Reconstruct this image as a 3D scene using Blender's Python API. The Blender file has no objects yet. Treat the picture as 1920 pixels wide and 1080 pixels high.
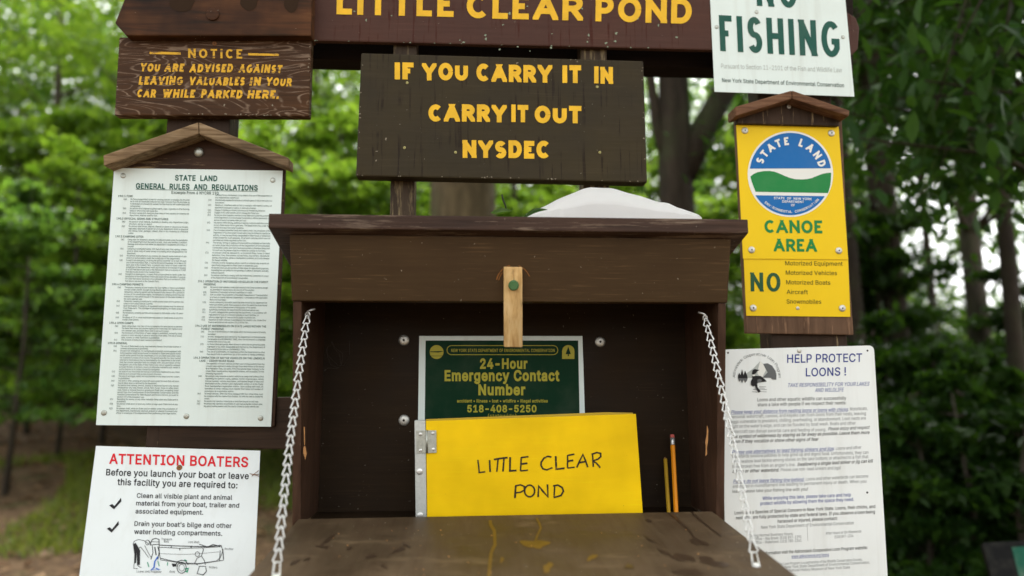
import bpy, bmesh, math, random, json
import numpy as np
from mathutils import Vector, Matrix
from mathutils.geometry import delaunay_2d_cdt
R = math.radians
S = bpy.context.scene
COL = S.collection
rnd = random.Random(7)

# ------------------------------------------------------------------ camera
EYE = Vector((0, 0, 1.2))
PITCH, YAW, ROLL, F = R(7.485), R(3.614), R(-0.146), 1280.0
cy, sy, cp, sp, cr, sr = math.cos(YAW), math.sin(YAW), math.cos(PITCH), math.sin(PITCH), math.cos(ROLL), math.sin(ROLL)
FWD = Vector((sy * cp, cy * cp, sp))
_r = Vector((cy, -sy, 0)); _u = _r.cross(FWD)
RT = cr * _r + sr * _u
UP = -sr * _r + cr * _u
cam = bpy.data.cameras.new('camera')
camo = bpy.data.objects.new('camera', cam); COL.objects.link(camo)
cam.sensor_width = 36; cam.lens = 24.0; cam.clip_start = 0.05; cam.clip_end = 500
camo.matrix_world = Matrix(((RT.x, UP.x, -FWD.x, EYE.x), (RT.y, UP.y, -FWD.y, EYE.y), (RT.z, UP.z, -FWD.z, EYE.z), (0, 0, 0, 1)))
cam.dof.use_dof = True; cam.dof.focus_distance = 1.18; cam.dof.aperture_fstop = 1.8
S.camera = camo

# ------------------------------------------------------------------ sky, sun, exposure
SUN_EL, SUN_AZ = R(55), R(20)
w = bpy.data.worlds.new("World"); S.world = w; w.use_nodes = True
nt = w.node_tree; nt.nodes.clear()
sky = nt.nodes.new('ShaderNodeTexSky'); sky.sky_type = 'NISHITA'; sky.sun_disc = False
sky.sun_elevation = SUN_EL; sky.sun_rotation = SUN_AZ; sky.dust_density = 4.0; sky.air_density = 1.0
hs = nt.nodes.new('ShaderNodeHueSaturation'); hs.inputs['Saturation'].default_value = 0.04
bg = nt.nodes.new('ShaderNodeBackground'); bg.inputs['Strength'].default_value = 0.15
out = nt.nodes.new('ShaderNodeOutputWorld')
nt.links.new(sky.outputs[0], hs.inputs['Color']); nt.links.new(hs.outputs[0], bg.inputs[0]); nt.links.new(bg.outputs[0], out.inputs[0])
sl = bpy.data.lights.new('sun', 'SUN'); sl.energy = 1.4; sl.angle = R(50); sl.color = (1, 0.96, 0.9)
so = bpy.data.objects.new('sun', sl); COL.objects.link(so)
sd = Vector((math.sin(SUN_AZ) * math.cos(SUN_EL), math.cos(SUN_AZ) * math.cos(SUN_EL), math.sin(SUN_EL)))
so.rotation_euler = sd.to_track_quat('Z', 'Y').to_euler(); so.location = (0, -3, 8)
S.view_settings.view_transform = 'Standard'; S.view_settings.look = 'None'; S.view_settings.gamma = 1
S.view_settings.exposure = 2.0
S.render.engine = 'CYCLES'; S.cycles.use_denoising = True
try:
    S.cycles.denoiser = 'OPENIMAGEDENOISE'
except Exception:
    pass
S.cycles.max_bounces = 8; S.cycles.transparent_max_bounces = 4

# ------------------------------------------------------------------ unprojection onto real planes
def ray(u, v):
    return FWD + RT * ((u - 960) / F) - UP * ((v - 540) / F)
class Plane:
    """a real plane in the world, p0 a point on it, n its normal towards the viewer"""
    def __init__(s, p0, n): s.p0 = Vector(p0); s.n = Vector(n).normalized()
    def at(s, u, v, off=0.0):
        d = ray(u, v); p = s.p0 + s.n * off
        return EYE + d * ((p - EYE).dot(s.n) / d.dot(s.n))
    def up(s, k): return Plane(s.p0 + s.n * k, s.n)
def VY(y): return Plane((0, y, 0), (0, -1, 0))
def at(u, v, y): return VY(y).at(u, v)
def atz(u, v, z):
    d = ray(u, v); return EYE + d * ((z - EYE.z) / d.z)

# ------------------------------------------------------------------ object helpers
def empty(name, loc, label, cat, group=None):
    o = bpy.data.objects.new(name, None); COL.objects.link(o); o.location = loc; o.empty_display_size = 0.1
    return tag(o, label, cat, group)
def tag(o, label=None, cat=None, group=None, kind=None):
    for k, v in (('label', label), ('category', cat), ('group', group), ('kind', kind)):
        if v: o[k] = v
    return o
def root_loc(o):
    l = Vector((0, 0, 0))
    while o: l += o.location; o = o.parent
    return l
def obj(name, bm, mats, parent=None, smooth=False, label=None):
    me = bpy.data.meshes.new(name)
    if parent: bmesh.ops.translate(bm, verts=bm.verts, vec=-root_loc(parent))
    bm.to_mesh(me); bm.free()
    for m in (mats if isinstance(mats, (list, tuple)) else [mats]): me.materials.append(m)
    if smooth:
        for p in me.polygons: p.use_smooth = True
    o = bpy.data.objects.new(name, me); COL.objects.link(o)
    if parent: o.parent = parent
    if label: o['label'] = label
    return o
def face(bm, pts, mi=0):
    vs = [bm.verts.new(p) for p in pts]
    try:
        f = bm.faces.new(vs); f.material_index = mi; return f
    except ValueError:
        return None
def prism(bm, pts, vec, mi=0, bev=0.0):
    """polygon pts (facing the viewer) extruded along vec, edges eased by bev"""
    n = len(pts); vec = Vector(vec)
    a = [bm.verts.new(Vector(p)) for p in pts]; b = [bm.verts.new(Vector(p) + vec) for p in pts]
    fs = [bm.faces.new(a), bm.faces.new(b[::-1])]
    for i in range(n): fs.append(bm.faces.new((a[i], b[i], b[(i + 1) % n], a[(i + 1) % n])))
    bmesh.ops.recalc_face_normals(bm, faces=fs)
    for f in fs: f.material_index = mi
    if bev > 0:
        es = list({e for f in fs for e in f.edges})
        bmesh.ops.bevel(bm, geom=es, offset=bev, segments=2, affect='EDGES', profile=0.6)
def box(bm, x0, x1, y0, y1, z0, z1, mi=0, bev=0.0):
    prism(bm, [(x0, y0, z0), (x1, y0, z0), (x1, y0, z1), (x0, y0, z1)], (0, y1 - y0, 0), mi, bev)
def tube(bm, pts, rad, n=10, mi=0, cap=True, closed=False, wob=0.0, rg=None):
    pts = [Vector(p) for p in pts]; m = len(pts); rings = []
    ref = Vector((0.31, 0.17, 0.93))
    for i, p in enumerate(pts):
        if closed: t = pts[(i + 1) % m] - pts[i - 1]
        else: t = pts[min(i + 1, m - 1)] - pts[max(i - 1, 0)]
        t.normalize(); a = t.cross(ref)
        if a.length < 1e-3: a = t.cross(Vector((1, 0, 0)))
        a.normalize(); b = t.cross(a); r = rad[i] if isinstance(rad, (list, tuple)) else rad
        ring = []
        for k in range(n):
            q = 2 * math.pi * k / n
            rr = r * (1 + (wob * (rg.random() - 0.5) if wob else 0))
            ring.append(bm.verts.new(p + a * (rr * math.cos(q)) + b * (rr * math.sin(q))))
        rings.append(ring)
    for i in range(m if closed else m - 1):
        A, B = rings[i], rings[(i + 1) % m]
        for k in range(n):
            f = bm.faces.new((A[k], A[(k + 1) % n], B[(k + 1) % n], B[k])); f.material_index = mi; f.smooth = True
    if cap and not closed:
        for rg_, fl in ((rings[0], True), (rings[-1], False)):
            f = bm.faces.new(rg_[::-1] if fl else rg_); f.material_index = mi
def disc_head(bm, c, nrm, r, h, n=20, mi=0, dome=0.6):
    """a domed round head sitting on a surface at c"""
    nrm = Vector(nrm).normalized(); a = nrm.cross(Vector((0.2, 0.3, 0.9))).normalized(); b = nrm.cross(a)
    prof = [(1.0, 0.0), (1.0, 0.35), (0.9, 0.62), (0.62, 0.86), (0.3, 0.97)] if dome > 0 else [(1, 0), (1, 0.9), (0.94, 1.0), (0.4, 1.0)]
    rings = [[bm.verts.new(Vector(c) + (a * math.cos(2 * math.pi * k / n) + b * math.sin(2 * math.pi * k / n)) * (r * q) + nrm * (h * z)) for k in range(n)] for q, z in prof]
    for A, B in zip(rings, rings[1:]):
        for k in range(n):
            f = bm.faces.new((A[k], A[(k + 1) % n], B[(k + 1) % n], B[k])); f.smooth = True; f.material_index = mi
    f = bm.faces.new(rings[-1]); f.material_index = mi

# ------------------------------------------------------------------ materials
class NT:
    def __init__(s, name):
        s.m = bpy.data.materials.new(name); s.m.use_nodes = True; s.t = s.m.node_tree; s.t.nodes.clear()
        s.out = s.t.nodes.new('ShaderNodeOutputMaterial'); s.b = s.t.nodes.new('ShaderNodeBsdfPrincipled')
        s.t.links.new(s.b.outputs[0], s.out.inputs[0]); s.tc = s.t.nodes.new('ShaderNodeTexCoord')
    def n(s, t): return s.t.nodes.new(t)
    def l(s, a, b): s.t.links.new(a, b)
    def noise(s, scale, detail=3, rough=0.55, dist=0.0, rot=(0, 0, 0), loc=(0, 0, 0)):
        mp = s.n('ShaderNodeMapping'); mp.inputs['Scale'].default_value = scale if isinstance(scale, tuple) else (scale,) * 3
        mp.inputs['Rotation'].default_value = rot; mp.inputs['Location'].default_value = loc
        s.l(s.tc.outputs['Object'], mp.inputs[0])
        x = s.n('ShaderNodeTexNoise'); x.inputs['Scale'].default_value = 1; x.inputs['Detail'].default_value = detail
        x.inputs['Roughness'].default_value = rough; x.inputs['Distortion'].default_value = dist
        s.l(mp.outputs[0], x.inputs['Vector']); return x.outputs[0]
    def ramp(s, fac, stops):
        r = s.n('ShaderNodeValToRGB'); e = r.color_ramp.elements
        while len(e) < len(stops): e.new(0.5)
        for k, (p, c) in enumerate(stops):
            e[k].position = p; e[k].color = (c, c, c, 1) if isinstance(c, (int, float)) else (*c, 1)
        s.l(fac, r.inputs[0]); return r.outputs[0]
    def mix(s, fac, a, b, mode='MIX'):
        x = s.n('ShaderNodeMix'); x.data_type = 'RGBA'; x.blend_type = mode
        for i, v in ((0, fac), (6, a), (7, b)):
            if isinstance(v, (int, float)): x.inputs[i].default_value = v
            elif isinstance(v, tuple): x.inputs[i].default_value = (*v, 1)
            else: s.l(v, x.inputs[i])
        return x.outputs[2]
    def math(s, op, a, b=None):
        x = s.n('ShaderNodeMath'); x.operation = op
        for i, v in ((0, a), (1, b)):
            if v is None: continue
            if isinstance(v, (int, float)): x.inputs[i].default_value = v
            else: s.l(v, x.inputs[i])
        return x.outputs[0]
    def bump(s, h, strength, dist=0.002):
        x = s.n('ShaderNodeBump'); x.inputs['Strength'].default_value = strength; x.inputs['Distance'].default_value = dist
        s.l(h, x.inputs['Height']); s.l(x.outputs[0], s.b.inputs['Normal'])
    def fin(s, col, rough=0.6, metal=0.0, spec=0.4):
        if isinstance(col, tuple): s.b.inputs['Base Color'].default_value = (*col, 1)
        else: s.l(col, s.b.inputs['Base Color'])
        if isinstance(rough, (int, float)): s.b.inputs['Roughness'].default_value = rough
        else: s.l(rough, s.b.inputs['Roughness'])
        s.b.inputs['Metallic'].default_value = metal; s.b.inputs['Specular IOR Level'].default_value = spec
        return s.m
def sc3(c, k): return tuple(min(1.0, x * k) for x in c)
def wood(name, base, dark=None, light=None, axis='X', drip=0.0, drip_col=None, speck=0.0, speck_col=(0.4, 0.36, 0.28),
         scratch=0.0, contour=None, wear=0.0, wear_col=(0.3, 0.22, 0.12), rough=0.6, grain=(7, 120), blotch=0.25, bump=0.25, lichen=0.0):
    g = NT(name); dark = dark or sc3(base, 0.62); light = light or sc3(base, 1.35)
    lo, hi = grain
    s = {'X': (lo, hi, hi), 'Z': (hi, hi, lo), 'Y': (hi, lo, hi)}[axis]
    gr = g.noise(s, 5, 0.62, 0.6)
    c = g.ramp(gr, [(0.28, dark), (0.5, base), (0.74, light)])
    bl = g.noise(9, 3); c = g.mix(1.0, c, g.ramp(bl, [(0.3, 1 - blotch), (0.7, 1 + blotch * 0.5)]), 'MULTIPLY')
    if wear:
        wn = g.noise({'X': (6, 40, 90), 'Z': (90, 60, 8), 'Y': (80, 6, 80)}[axis], 6, 0.7)
        c = g.mix(g.ramp(wn, [(0.62 - wear * 0.2, 0.0), (0.70 - wear * 0.15, 1.0)]), c, wear_col)
    if contour:
        ccol, k, amt = contour
        cn = g.noise((4.5, 10, 17), 2.5, 0.5, 0.9)
        fr = g.math('PINGPONG', g.math('MULTIPLY', cn, k), 0.5)
        ln = g.ramp(fr, [(0.03, 1.0), (0.16, 0.0)])
        br = g.ramp(g.noise((14, 10, 60), 5, 0.7), [(0.40, 0.0), (0.56, 1.0)])
        c = g.mix(g.math('MULTIPLY', g.math('MULTIPLY', ln, br), amt), c, ccol)
    if drip:
        dn = g.noise((120, 120, 4.5), 3, 0.65); dm = g.noise((13, 13, 16), 3)
        f = g.math('MULTIPLY', g.ramp(dn, [(0.56, 0.0), (0.60, 1.0)]), g.ramp(dm, [(0.44, 0.0), (0.54, 1.0)]))
        c = g.mix(g.math('MULTIPLY', f, drip), c, drip_col or sc3(base, 0.35))
    if scratch:
        for rot, lc in ((0.25, 0), (-0.35, 3), (1.35, 7)):
            sn = g.noise((9, 9, 330), 3, 0.6, 0.3, (0, rot, 0), (lc, lc, lc))
            sm = g.noise(13, 2, loc=(lc, 4, lc))
            f = g.math('MULTIPLY', g.ramp(sn, [(0.585, 0.0), (0.66, 1.0)]), g.ramp(sm, [(0.46, 0.0), (0.62, 1.0)]))
            c = g.mix(g.math('MULTIPLY', f, scratch), c, sc3(light, 1.9))
    if speck:
        sn = g.noise(260, 2, 0.5); f = g.ramp(sn, [(0.77 - speck * 0.06, 0.0), (0.80 - speck * 0.06, 1.0)])
        c = g.mix(f, c, speck_col)
    if lichen:
        vn = g.noise(60, 5, 0.75, 1.2); f = g.ramp(vn, [(0.69, 0.0), (0.72, 1.0)])
        lm = g.ramp(g.noise(11, 2), [(0.5, 0.0), (0.58, 1.0)])
        c = g.mix(g.math('MULTIPLY', g.math('MULTIPLY', f, lm), lichen), c, (0.28, 0.36, 0.27))
    g.bump(gr, bump, 0.0015)
    return g.fin(c, g.ramp(bl, [(0.3, rough - 0.12), (0.7, rough + 0.12)]), 0, 0.12)
def paint(name, col, rough=0.45, dirt=0.06, dirt_col=(0.35, 0.33, 0.25), spec=0.22, bump=0.0, streak=0.0):
    g = NT(name); base = col
    if streak: col = g.mix(g.math('MULTIPLY', g.ramp(g.noise((42, 42, 3.2), 4, 0.65), [(0.5, 0.0), (0.75, 1.0)]), streak), col, dirt_col)
    n1 = g.noise(14, 4, 0.6); c = g.mix(g.math('MULTIPLY', g.ramp(n1, [(0.45, 0.0), (0.75, 1.0)]), dirt * 3), col, dirt_col)
    n2 = g.noise(420, 2); c = g.mix(g.ramp(n2, [(0.78, 0.0), (0.80, min(1, dirt * 6))]), c, sc3(dirt_col, 0.6))
    if bump: g.bump(n1, bump, 0.003)
    return g.fin(c, rough, 0, spec)
def worn_paint(name, col, under, amt=0.3):
    g = NT(name)
    n1 = g.noise((40, 40, 160), 5, 0.7)
    c = g.mix(g.ramp(n1, [(0.60 - amt * 0.12, 0.0), (0.64 - amt * 0.12, amt * 2)]), g.mix(g.ramp(g.noise(30, 3), [(0.3, 0), (0.7, 1)]), col, sc3(col, 0.78)), under)
    return g.fin(c, 0.5, 0, 0.35)
def metal(name, col=(0.55, 0.56, 0.54), rough=0.35, spotty=0.3, met=0.9):
    g = NT(name); n1 = g.noise(160, 4, 0.7)
    c = g.ramp(n1, [(0.3, sc3(col, 1 - spotty)), (0.65, col)])
    return g.fin(c, g.ramp(n1, [(0.3, rough + 0.15), (0.7, rough)]), met, 0.5)

M = {}
M['board_red'] = wood('red brown painted board', (0.074, 0.034, 0.024), dark=(0.066, 0.029, 0.020), light=(0.081, 0.038, 0.027), drip=0.85, drip_col=(0.052, 0.012, 0.006), speck=0.35, scratch=0.2, lichen=1.0, rough=0.5, bump=0.12, blotch=0.15)
M['board_dark'] = wood('dark brown wet board', (0.041, 0.031, 0.0145), dark=(0.037, 0.028, 0.012), light=(0.045, 0.034, 0.017), drip=0.7, drip_col=(0.015, 0.008, 0.004), speck=0.4, scratch=0.2, rough=0.5, blotch=0.25, bump=0.15)
M['board_notice'] = wood('grain worn brown board', (0.062, 0.029, 0.012), contour=((0.24, 0.17, 0.115), 17, 0.85), rough=0.55, bump=0.3, speck=0.2)
M['board_weather'] = wood('mottled weathered board', (0.072, 0.030, 0.013), dark=(0.022, 0.017, 0.010), light=(0.11, 0.05, 0.02), blotch=0.75, rough=0.6, speck=0.2, grain=(5, 60))
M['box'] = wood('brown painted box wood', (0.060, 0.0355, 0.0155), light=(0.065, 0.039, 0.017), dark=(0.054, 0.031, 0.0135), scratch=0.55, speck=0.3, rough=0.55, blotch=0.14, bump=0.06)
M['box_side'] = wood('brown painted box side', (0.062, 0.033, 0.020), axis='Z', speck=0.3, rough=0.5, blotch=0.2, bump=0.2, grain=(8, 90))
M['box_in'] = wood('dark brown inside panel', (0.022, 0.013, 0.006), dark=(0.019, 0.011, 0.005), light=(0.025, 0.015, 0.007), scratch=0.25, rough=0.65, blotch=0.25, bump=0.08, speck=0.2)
M['roof'] = wood('worn brown roof plank', (0.058, 0.034, 0.024), wear=0.35, wear_col=(0.19, 0.14, 0.10), speck=0.5, rough=0.55, grain=(6, 150), bump=0.6)
M['shelf'] = wood('scuffed brown shelf', (0.090, 0.060, 0.034), light=(0.102, 0.071, 0.040), dark=(0.078, 0.050, 0.028), scratch=0.4, speck=0.4, rough=0.5, blotch=0.4, bump=0.06, axis='Y')
M['post'] = wood('dark post wood', (0.045, 0.028, 0.018), axis='Z', rough=0.6, grain=(6, 60), wear=0.1)
M['post_worn'] = wood('peeling post wood', (0.055, 0.038, 0.024), axis='Z', wear=0.6, wear_col=(0.22, 0.17, 0.09), rough=0.65, grain=(6, 60), bump=0.5)
M['rail'] = wood('dark rail wood', (0.042, 0.025, 0.015), rough=0.6)
M['beam'] = wood('black brown beam', (0.016, 0.010, 0.007), rough=0.7)
M['backing'] = wood('brown plywood backing', (0.052, 0.029, 0.018), wear=0.12, rough=0.6)
M['backing_red'] = wood('reddish plywood backing', (0.125, 0.072, 0.042), dark=(0.075, 0.038, 0.02), axis='Z', wear=0.35, wear_col=(0.24, 0.14, 0.08), rough=0.6, grain=(6, 50))
M['cap_grey'] = wood('weathered grey brown cap board', (0.205, 0.137, 0.074), dark=(0.062, 0.037, 0.018), light=(0.35, 0.255, 0.15), rough=0.7, grain=(10, 190), blotch=0.45, bump=0.8)
M['cap_red'] = wood('reddish cap board', (0.155, 0.076, 0.040), dark=(0.07, 0.031, 0.015), light=(0.26, 0.145, 0.08), rough=0.6, grain=(10, 130), bump=0.4)
M['latch'] = wood('bare yellow pine', (0.64, 0.42, 0.175), dark=(0.42, 0.24, 0.085), light=(0.74, 0.54, 0.27), axis='Z', wear=0.22, wear_col=(0.22, 0.14, 0.065), rough=0.55, grain=(9, 120), blotch=0.4)
M['white'] = paint('white sign enamel', (0.75, 0.86, 0.82), 0.4, 0.03, streak=0.16)
M['white_boat'] = paint('bluish white sign enamel', (0.72, 0.78, 0.775), 0.4, 0.02, streak=0.14)
M['white_loon'] = paint('white plastic sign', (0.84, 0.89, 0.87), 0.35, 0.02, streak=0.13)
M['yellow'] = paint('yellow sign enamel', (0.86, 0.585, 0.003), 0.45, 0.03, (0.5, 0.3, 0.02), spec=0.2)
M['yellow_book'] = wood('yellow book cover', (0.88, 0.57, 0.003), dark=(0.84, 0.53, 0.003), light=(0.90, 0.59, 0.004), scratch=0.10, speck=0.25, speck_col=(0.35, 0.2, 0.02), rough=0.5, blotch=0.16, bump=0.03, grain=(6, 14))
M['yellow_edge'] = paint('dull yellow board edge', (0.50, 0.33, 0.02), 0.5, 0.05)
M['ink_yellow'] = worn_paint('yellow letter paint', (0.90, 0.52, 0.006), (0.5, 0.24, 0.01), 0.1)
M['ink_notice'] = worn_paint('worn yellow letter paint', (0.80, 0.44, 0.008), (0.09, 0.045, 0.02), 0.42)
M['ink_green'] = paint('green sign ink', (0.006, 0.22, 0.045), 0.4, 0.02)
M['ink_dkgreen'] = paint('dark green sign ink', (0.004, 0.085, 0.058), 0.4, 0.03)
M['ink_dkgreen2'] = paint('deep green sign ink', (0.012, 0.085, 0.03), 0.4, 0.03)
M['ink_olive'] = paint('olive sign ink', (0.10, 0.09, 0.006), 0.5, 0.0)
M['ink_blue'] = paint('blue sign ink', (0.0, 0.135, 0.42), 0.4, 0.02)
M['ink_navy'] = paint('navy print', (0.03, 0.045, 0.24), 0.5, 0.0)
M['ink_navy2'] = paint('faded navy print', (0.12, 0.15, 0.36), 0.5, 0.0)
M['ink_red'] = paint('red print', (0.62, 0.008, 0.018), 0.45, 0.0)
M['ink_black'] = paint('black print', (0.012, 0.012, 0.013), 0.5, 0.0)
M['ink_grey'] = paint('grey print', (0.13, 0.14, 0.14), 0.5, 0.0)
M['ink_pale'] = paint('faded pale print', (0.46, 0.50, 0.47), 0.5, 0.0)
M['ink_lgrey'] = paint('light grey print', (0.27, 0.29, 0.29), 0.5, 0.0)
M['ink_rule'] = paint('green black print', (0.03, 0.075, 0.06), 0.5, 0.0)
M['ink_rule2'] = paint('faded green grey print', (0.10, 0.15, 0.13), 0.5, 0.0)
M['paint_blue'] = paint('bright blue print', (0.02, 0.12, 0.50), 0.5, 0.0)
M['paint_teal'] = paint('teal print', (0.02, 0.28, 0.15), 0.5, 0.0)
M['white_ink'] = paint('white ink', (0.80, 0.82, 0.76), 0.4, 0.02)
M['hotline_green'] = paint('deep green panel print', (0.003, 0.030, 0.012), 0.5, 0.02, spec=0.08)
M['hotline_yellow'] = paint('dull yellow print', (0.40, 0.36, 0.03), 0.4, 0.0)
M['marker'] = worn_paint('black marker ink', (0.015, 0.011, 0.004), (0.45, 0.27, 0.01), 0.2)
M['steel'] = metal('dull steel', (0.50, 0.52, 0.46), 0.4)
M['zinc'] = metal('bright zinc', (0.74, 0.75, 0.72), 0.3, 0.25, 0.75)
M['washer'] = metal('galvanised washer', (0.66, 0.66, 0.60), 0.45)
M['brass'] = metal('dull brass screw', (0.42, 0.38, 0.16), 0.5)
M['alu'] = metal('brushed aluminium', (0.60, 0.63, 0.60), 0.45, 0.15)
M['dark_hole'] = paint('dark bolt recess', (0.02, 0.014, 0.01), 0.7, 0.0)
M['bolt_green'] = paint('green painted bolt', (0.05, 0.16, 0.05), 0.4, 0.1)
M['rust'] = worn_paint('rusty rub mark', (0.27, 0.10, 0.014), (0.09, 0.045, 0.02), 0.4)
M['stain_yellow'] = worn_paint('yellow paint drip', (0.165, 0.092, 0.012), (0.10, 0.06, 0.025), 0.4)
M['blotch'] = paint('dark weathered blotch', (0.034, 0.019, 0.010), 0.8, 0.0, spec=0.1)
M['stain_dark'] = paint('dark wet stain', (0.055, 0.035, 0.021), 0.3, 0.0)
M['chip'] = worn_paint('bare wood chip', (0.50, 0.25, 0.09), (0.2, 0.09, 0.03), 0.3)
M['lichen'] = paint('pale lichen', (0.25, 0.31, 0.22), 0.9, 0.1, spec=0.1)
M['chip_pale'] = paint('pale paint chip', (0.26, 0.22, 0.16), 0.8, 0.1, spec=0.1)
M['pencil_o'] = paint('orange pencil lacquer', (0.86, 0.30, 0.008), 0.3, 0.0)
M['pencil_y'] = paint('dull yellow pencil lacquer', (0.55, 0.33, 0.02), 0.4, 0.05)
M['eraser'] = paint('pink eraser', (0.55, 0.12, 0.10), 0.8, 0.05)
M['foam'] = paint('white foam', (0.94, 0.94, 0.93), 0.6, 0.01, bump=0.06)
_t = M['foam'].node_tree; _tr = _t.nodes.new('ShaderNodeBsdfTranslucent'); _tr.inputs['Color'].default_value = (0.9, 0.9, 0.88, 1); _mx = _t.nodes.new('ShaderNodeMixShader'); _mx.inputs[0].default_value = 0.12
_o = next(n for n in _t.nodes if n.type == 'OUTPUT_MATERIAL'); _p = next(n for n in _t.nodes if n.type == 'BSDF_PRINCIPLED')
_t.links.new(_p.outputs[0], _mx.inputs[1]); _t.links.new(_tr.outputs[0], _mx.inputs[2]); _t.links.new(_mx.outputs[0], _o.inputs[0])
M['web'] = paint('dusty cobweb', (0.13, 0.12, 0.11), 0.8, 0.0)
M['twig'] = paint('dry twig', (0.22, 0.10, 0.04), 0.8, 0.0)
M['stem'] = paint('black stem', (0.012, 0.013, 0.01), 0.6, 0.0)
M['panel_black'] = paint('black panel frame', (0.006, 0.006, 0.006), 0.5, 0.03, spec=0.1)
M['panel_green'] = paint('teal green panel face', (0.005, 0.085, 0.05), 0.4, 0.1)

# ------------------------------------------------------------------ lettering
def clip(poly, axis, val, keep_less):
    o = []; n = len(poly)
    ins = lambda p: (p[axis] <= val + 1e-9) if keep_less else (p[axis] >= val - 1e-9)
    for i in range(n):
        a, b = poly[i], poly[(i + 1) % n]
        if ins(a): o.append(a)
        if ins(a) != ins(b):
            t = (val - a[axis]) / (b[axis] - a[axis]); o.append((a[0] + (b[0] - a[0]) * t, a[1] + (b[1] - a[1]) * t))
    return o
def E(cx, cy_, rx, ry, a0, a1, n=14):
    return [(cx + rx * math.cos(R(a0 + (a1 - a0) * i / n)), cy_ + ry * math.sin(R(a0 + (a1 - a0) * i / n))) for i in range(n + 1)]
def bowl(y0, y1, x=0.0, xm=0.45): return [(x, y1), (xm, y1)] + E(xm, (y0 + y1) / 2, 1 - xm, (y1 - y0) / 2, 90, -90)[1:] + [(x, y0)]
# width, strokes in the unit square; 'x' marks straight strokes whose ends run past the cap line and are cut flat
GL = {
 'A': (0.92, [('x', [(0, 0), (0.5, 1)]), ('x', [(0.5, 1), (1, 0)]), ('', [(0.2, 0.3), (0.8, 0.3)])]),
 'B': (0.74, [('', [(0, -.0), (0, 1)]), ('', bowl(0.53, 1, 0, 0.5)), ('', bowl(0, 0.53))]),
 'C': (0.80, [('', E(0.56, 0.5, 0.56, 0.5, 46, 314, 22))]),
 'D': (0.80, [('', [(0, 0), (0, 1)]), ('', bowl(0, 1))]),
 'E': (0.62, [('', [(0, 0), (0, 1)]), ('', [(0, 1), (1, 1)]), ('', [(0, 0.52), (0.9, 0.52)]), ('', [(0, 0), (1, 0)])]),
 'F': (0.60, [('', [(0, 0), (0, 1)]), ('', [(0, 1), (1, 1)]), ('', [(0, 0.5), (0.88, 0.5)])]),
 'G': (0.86, [('', E(0.55, 0.5, 0.55, 0.5, 46, 325, 22) + [(1, 0.42)]), ('', [(0.58, 0.42), (1.0, 0.42)])]),
 'H': (0.80, [('', [(0, 0), (0, 1)]), ('', [(1, 0), (1, 1)]), ('', [(0, 0.5), (1, 0.5)])]),
 'I': (0.0, [('', [(0, 0), (0, 1)])]),
 'K': (0.80, [('', [(0, 0), (0, 1)]), ('x', [(0.04, 0.38), (0.95, 1)]), ('x', [(0.34, 0.58), (1, 0)])]),
 'L': (0.58, [('', [(0, 1), (0, 0)]), ('', [(0, 0), (1, 0)])]),
 'N': (0.82, [('', [(0, 0), (0, 1)]), ('', [(1, 0), (1, 1)]), ('x', [(0.0, 1), (1, 0)])]),
 'O': (0.90, [('', E(0.5, 0.5, 0.5, 0.5, 0, 360, 30))]),
 'P': (0.70, [('', [(0, 0), (0, 1)]), ('', bowl(0.40, 1, 0, 0.5))]),
 'R': (0.76, [('', [(0, 0), (0, 1)]), ('', bowl(0.46, 1, 0, 0.5)), ('x', [(0.45, 0.5), (1, 0)])]),
 'S': (0.68, [('', E(0.5, 0.75, 0.48, 0.25, 28, 270, 14) + E(0.5, 0.25, 0.5, 0.25, 90, -152, 14)[1:])]),
 'T': (0.70, [('', [(0.5, 0), (0.5, 1)]), ('', [(0, 1), (1, 1)])]),
 'U': (0.80, [('', [(0, 1), (0, 0.36)] + E(0.5, 0.36, 0.5, 0.36, 180, 360, 14)[1:] + [(1, 1)])]),
 'V': (0.88, [('x', [(0, 1), (0.5, 0)]), ('x', [(0.5, 0), (1, 1)])]),
 'W': (1.20, [('x', [(0, 1), (0.25, 0)]), ('x', [(0.25, 0), (0.5, 1)]), ('x', [(0.5, 1), (0.75, 0)]), ('x', [(0.75, 0), (1, 1)])]),
 'Y': (0.86, [('x', [(0, 1), (0.5, 0.42)]), ('x', [(0.5, 0.42), (1, 1)]), ('', [(0.5, 0), (0.5, 0.5)])]),
 '.': (0.0, [('', [(0, 0), (0, 0.03)])]),
}
def strip(pts, wd, closed=False):
    """quads along a polyline, mitred"""
    n = len(pts); L, Rr = [], []
    for i in range(n):
        def nd(a, b):
            dx, dy = b[0] - a[0], b[1] - a[1]; q = math.hypot(dx, dy) or 1; return (dx / q, dy / q)
        if closed: d0, d1 = nd(pts[i - 1], pts[i]), nd(pts[i], pts[(i + 1) % n])
        else:
            d0 = nd(pts[i - 1], pts[i]) if i > 0 else nd(pts[0], pts[1]); d1 = nd(pts[i], pts[i + 1]) if i < n - 1 else d0
        nx, ny = -(d0[1] + d1[1]), d0[0] + d1[0]; q = math.hypot(nx, ny) or 1; nx, ny = nx / q, ny / q
        k = min(1.6, 1 / max(0.3, nx * -d0[1] + ny * d0[0])) * wd / 2
        L.append((pts[i][0] + nx * k, pts[i][1] + ny * k)); Rr.append((pts[i][0] - nx * k, pts[i][1] - ny * k))
    m = n if closed else n - 1
    return [[L[i], Rr[i], Rr[(i + 1) % n], L[(i + 1) % n]] for i in range(m)]
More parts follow.
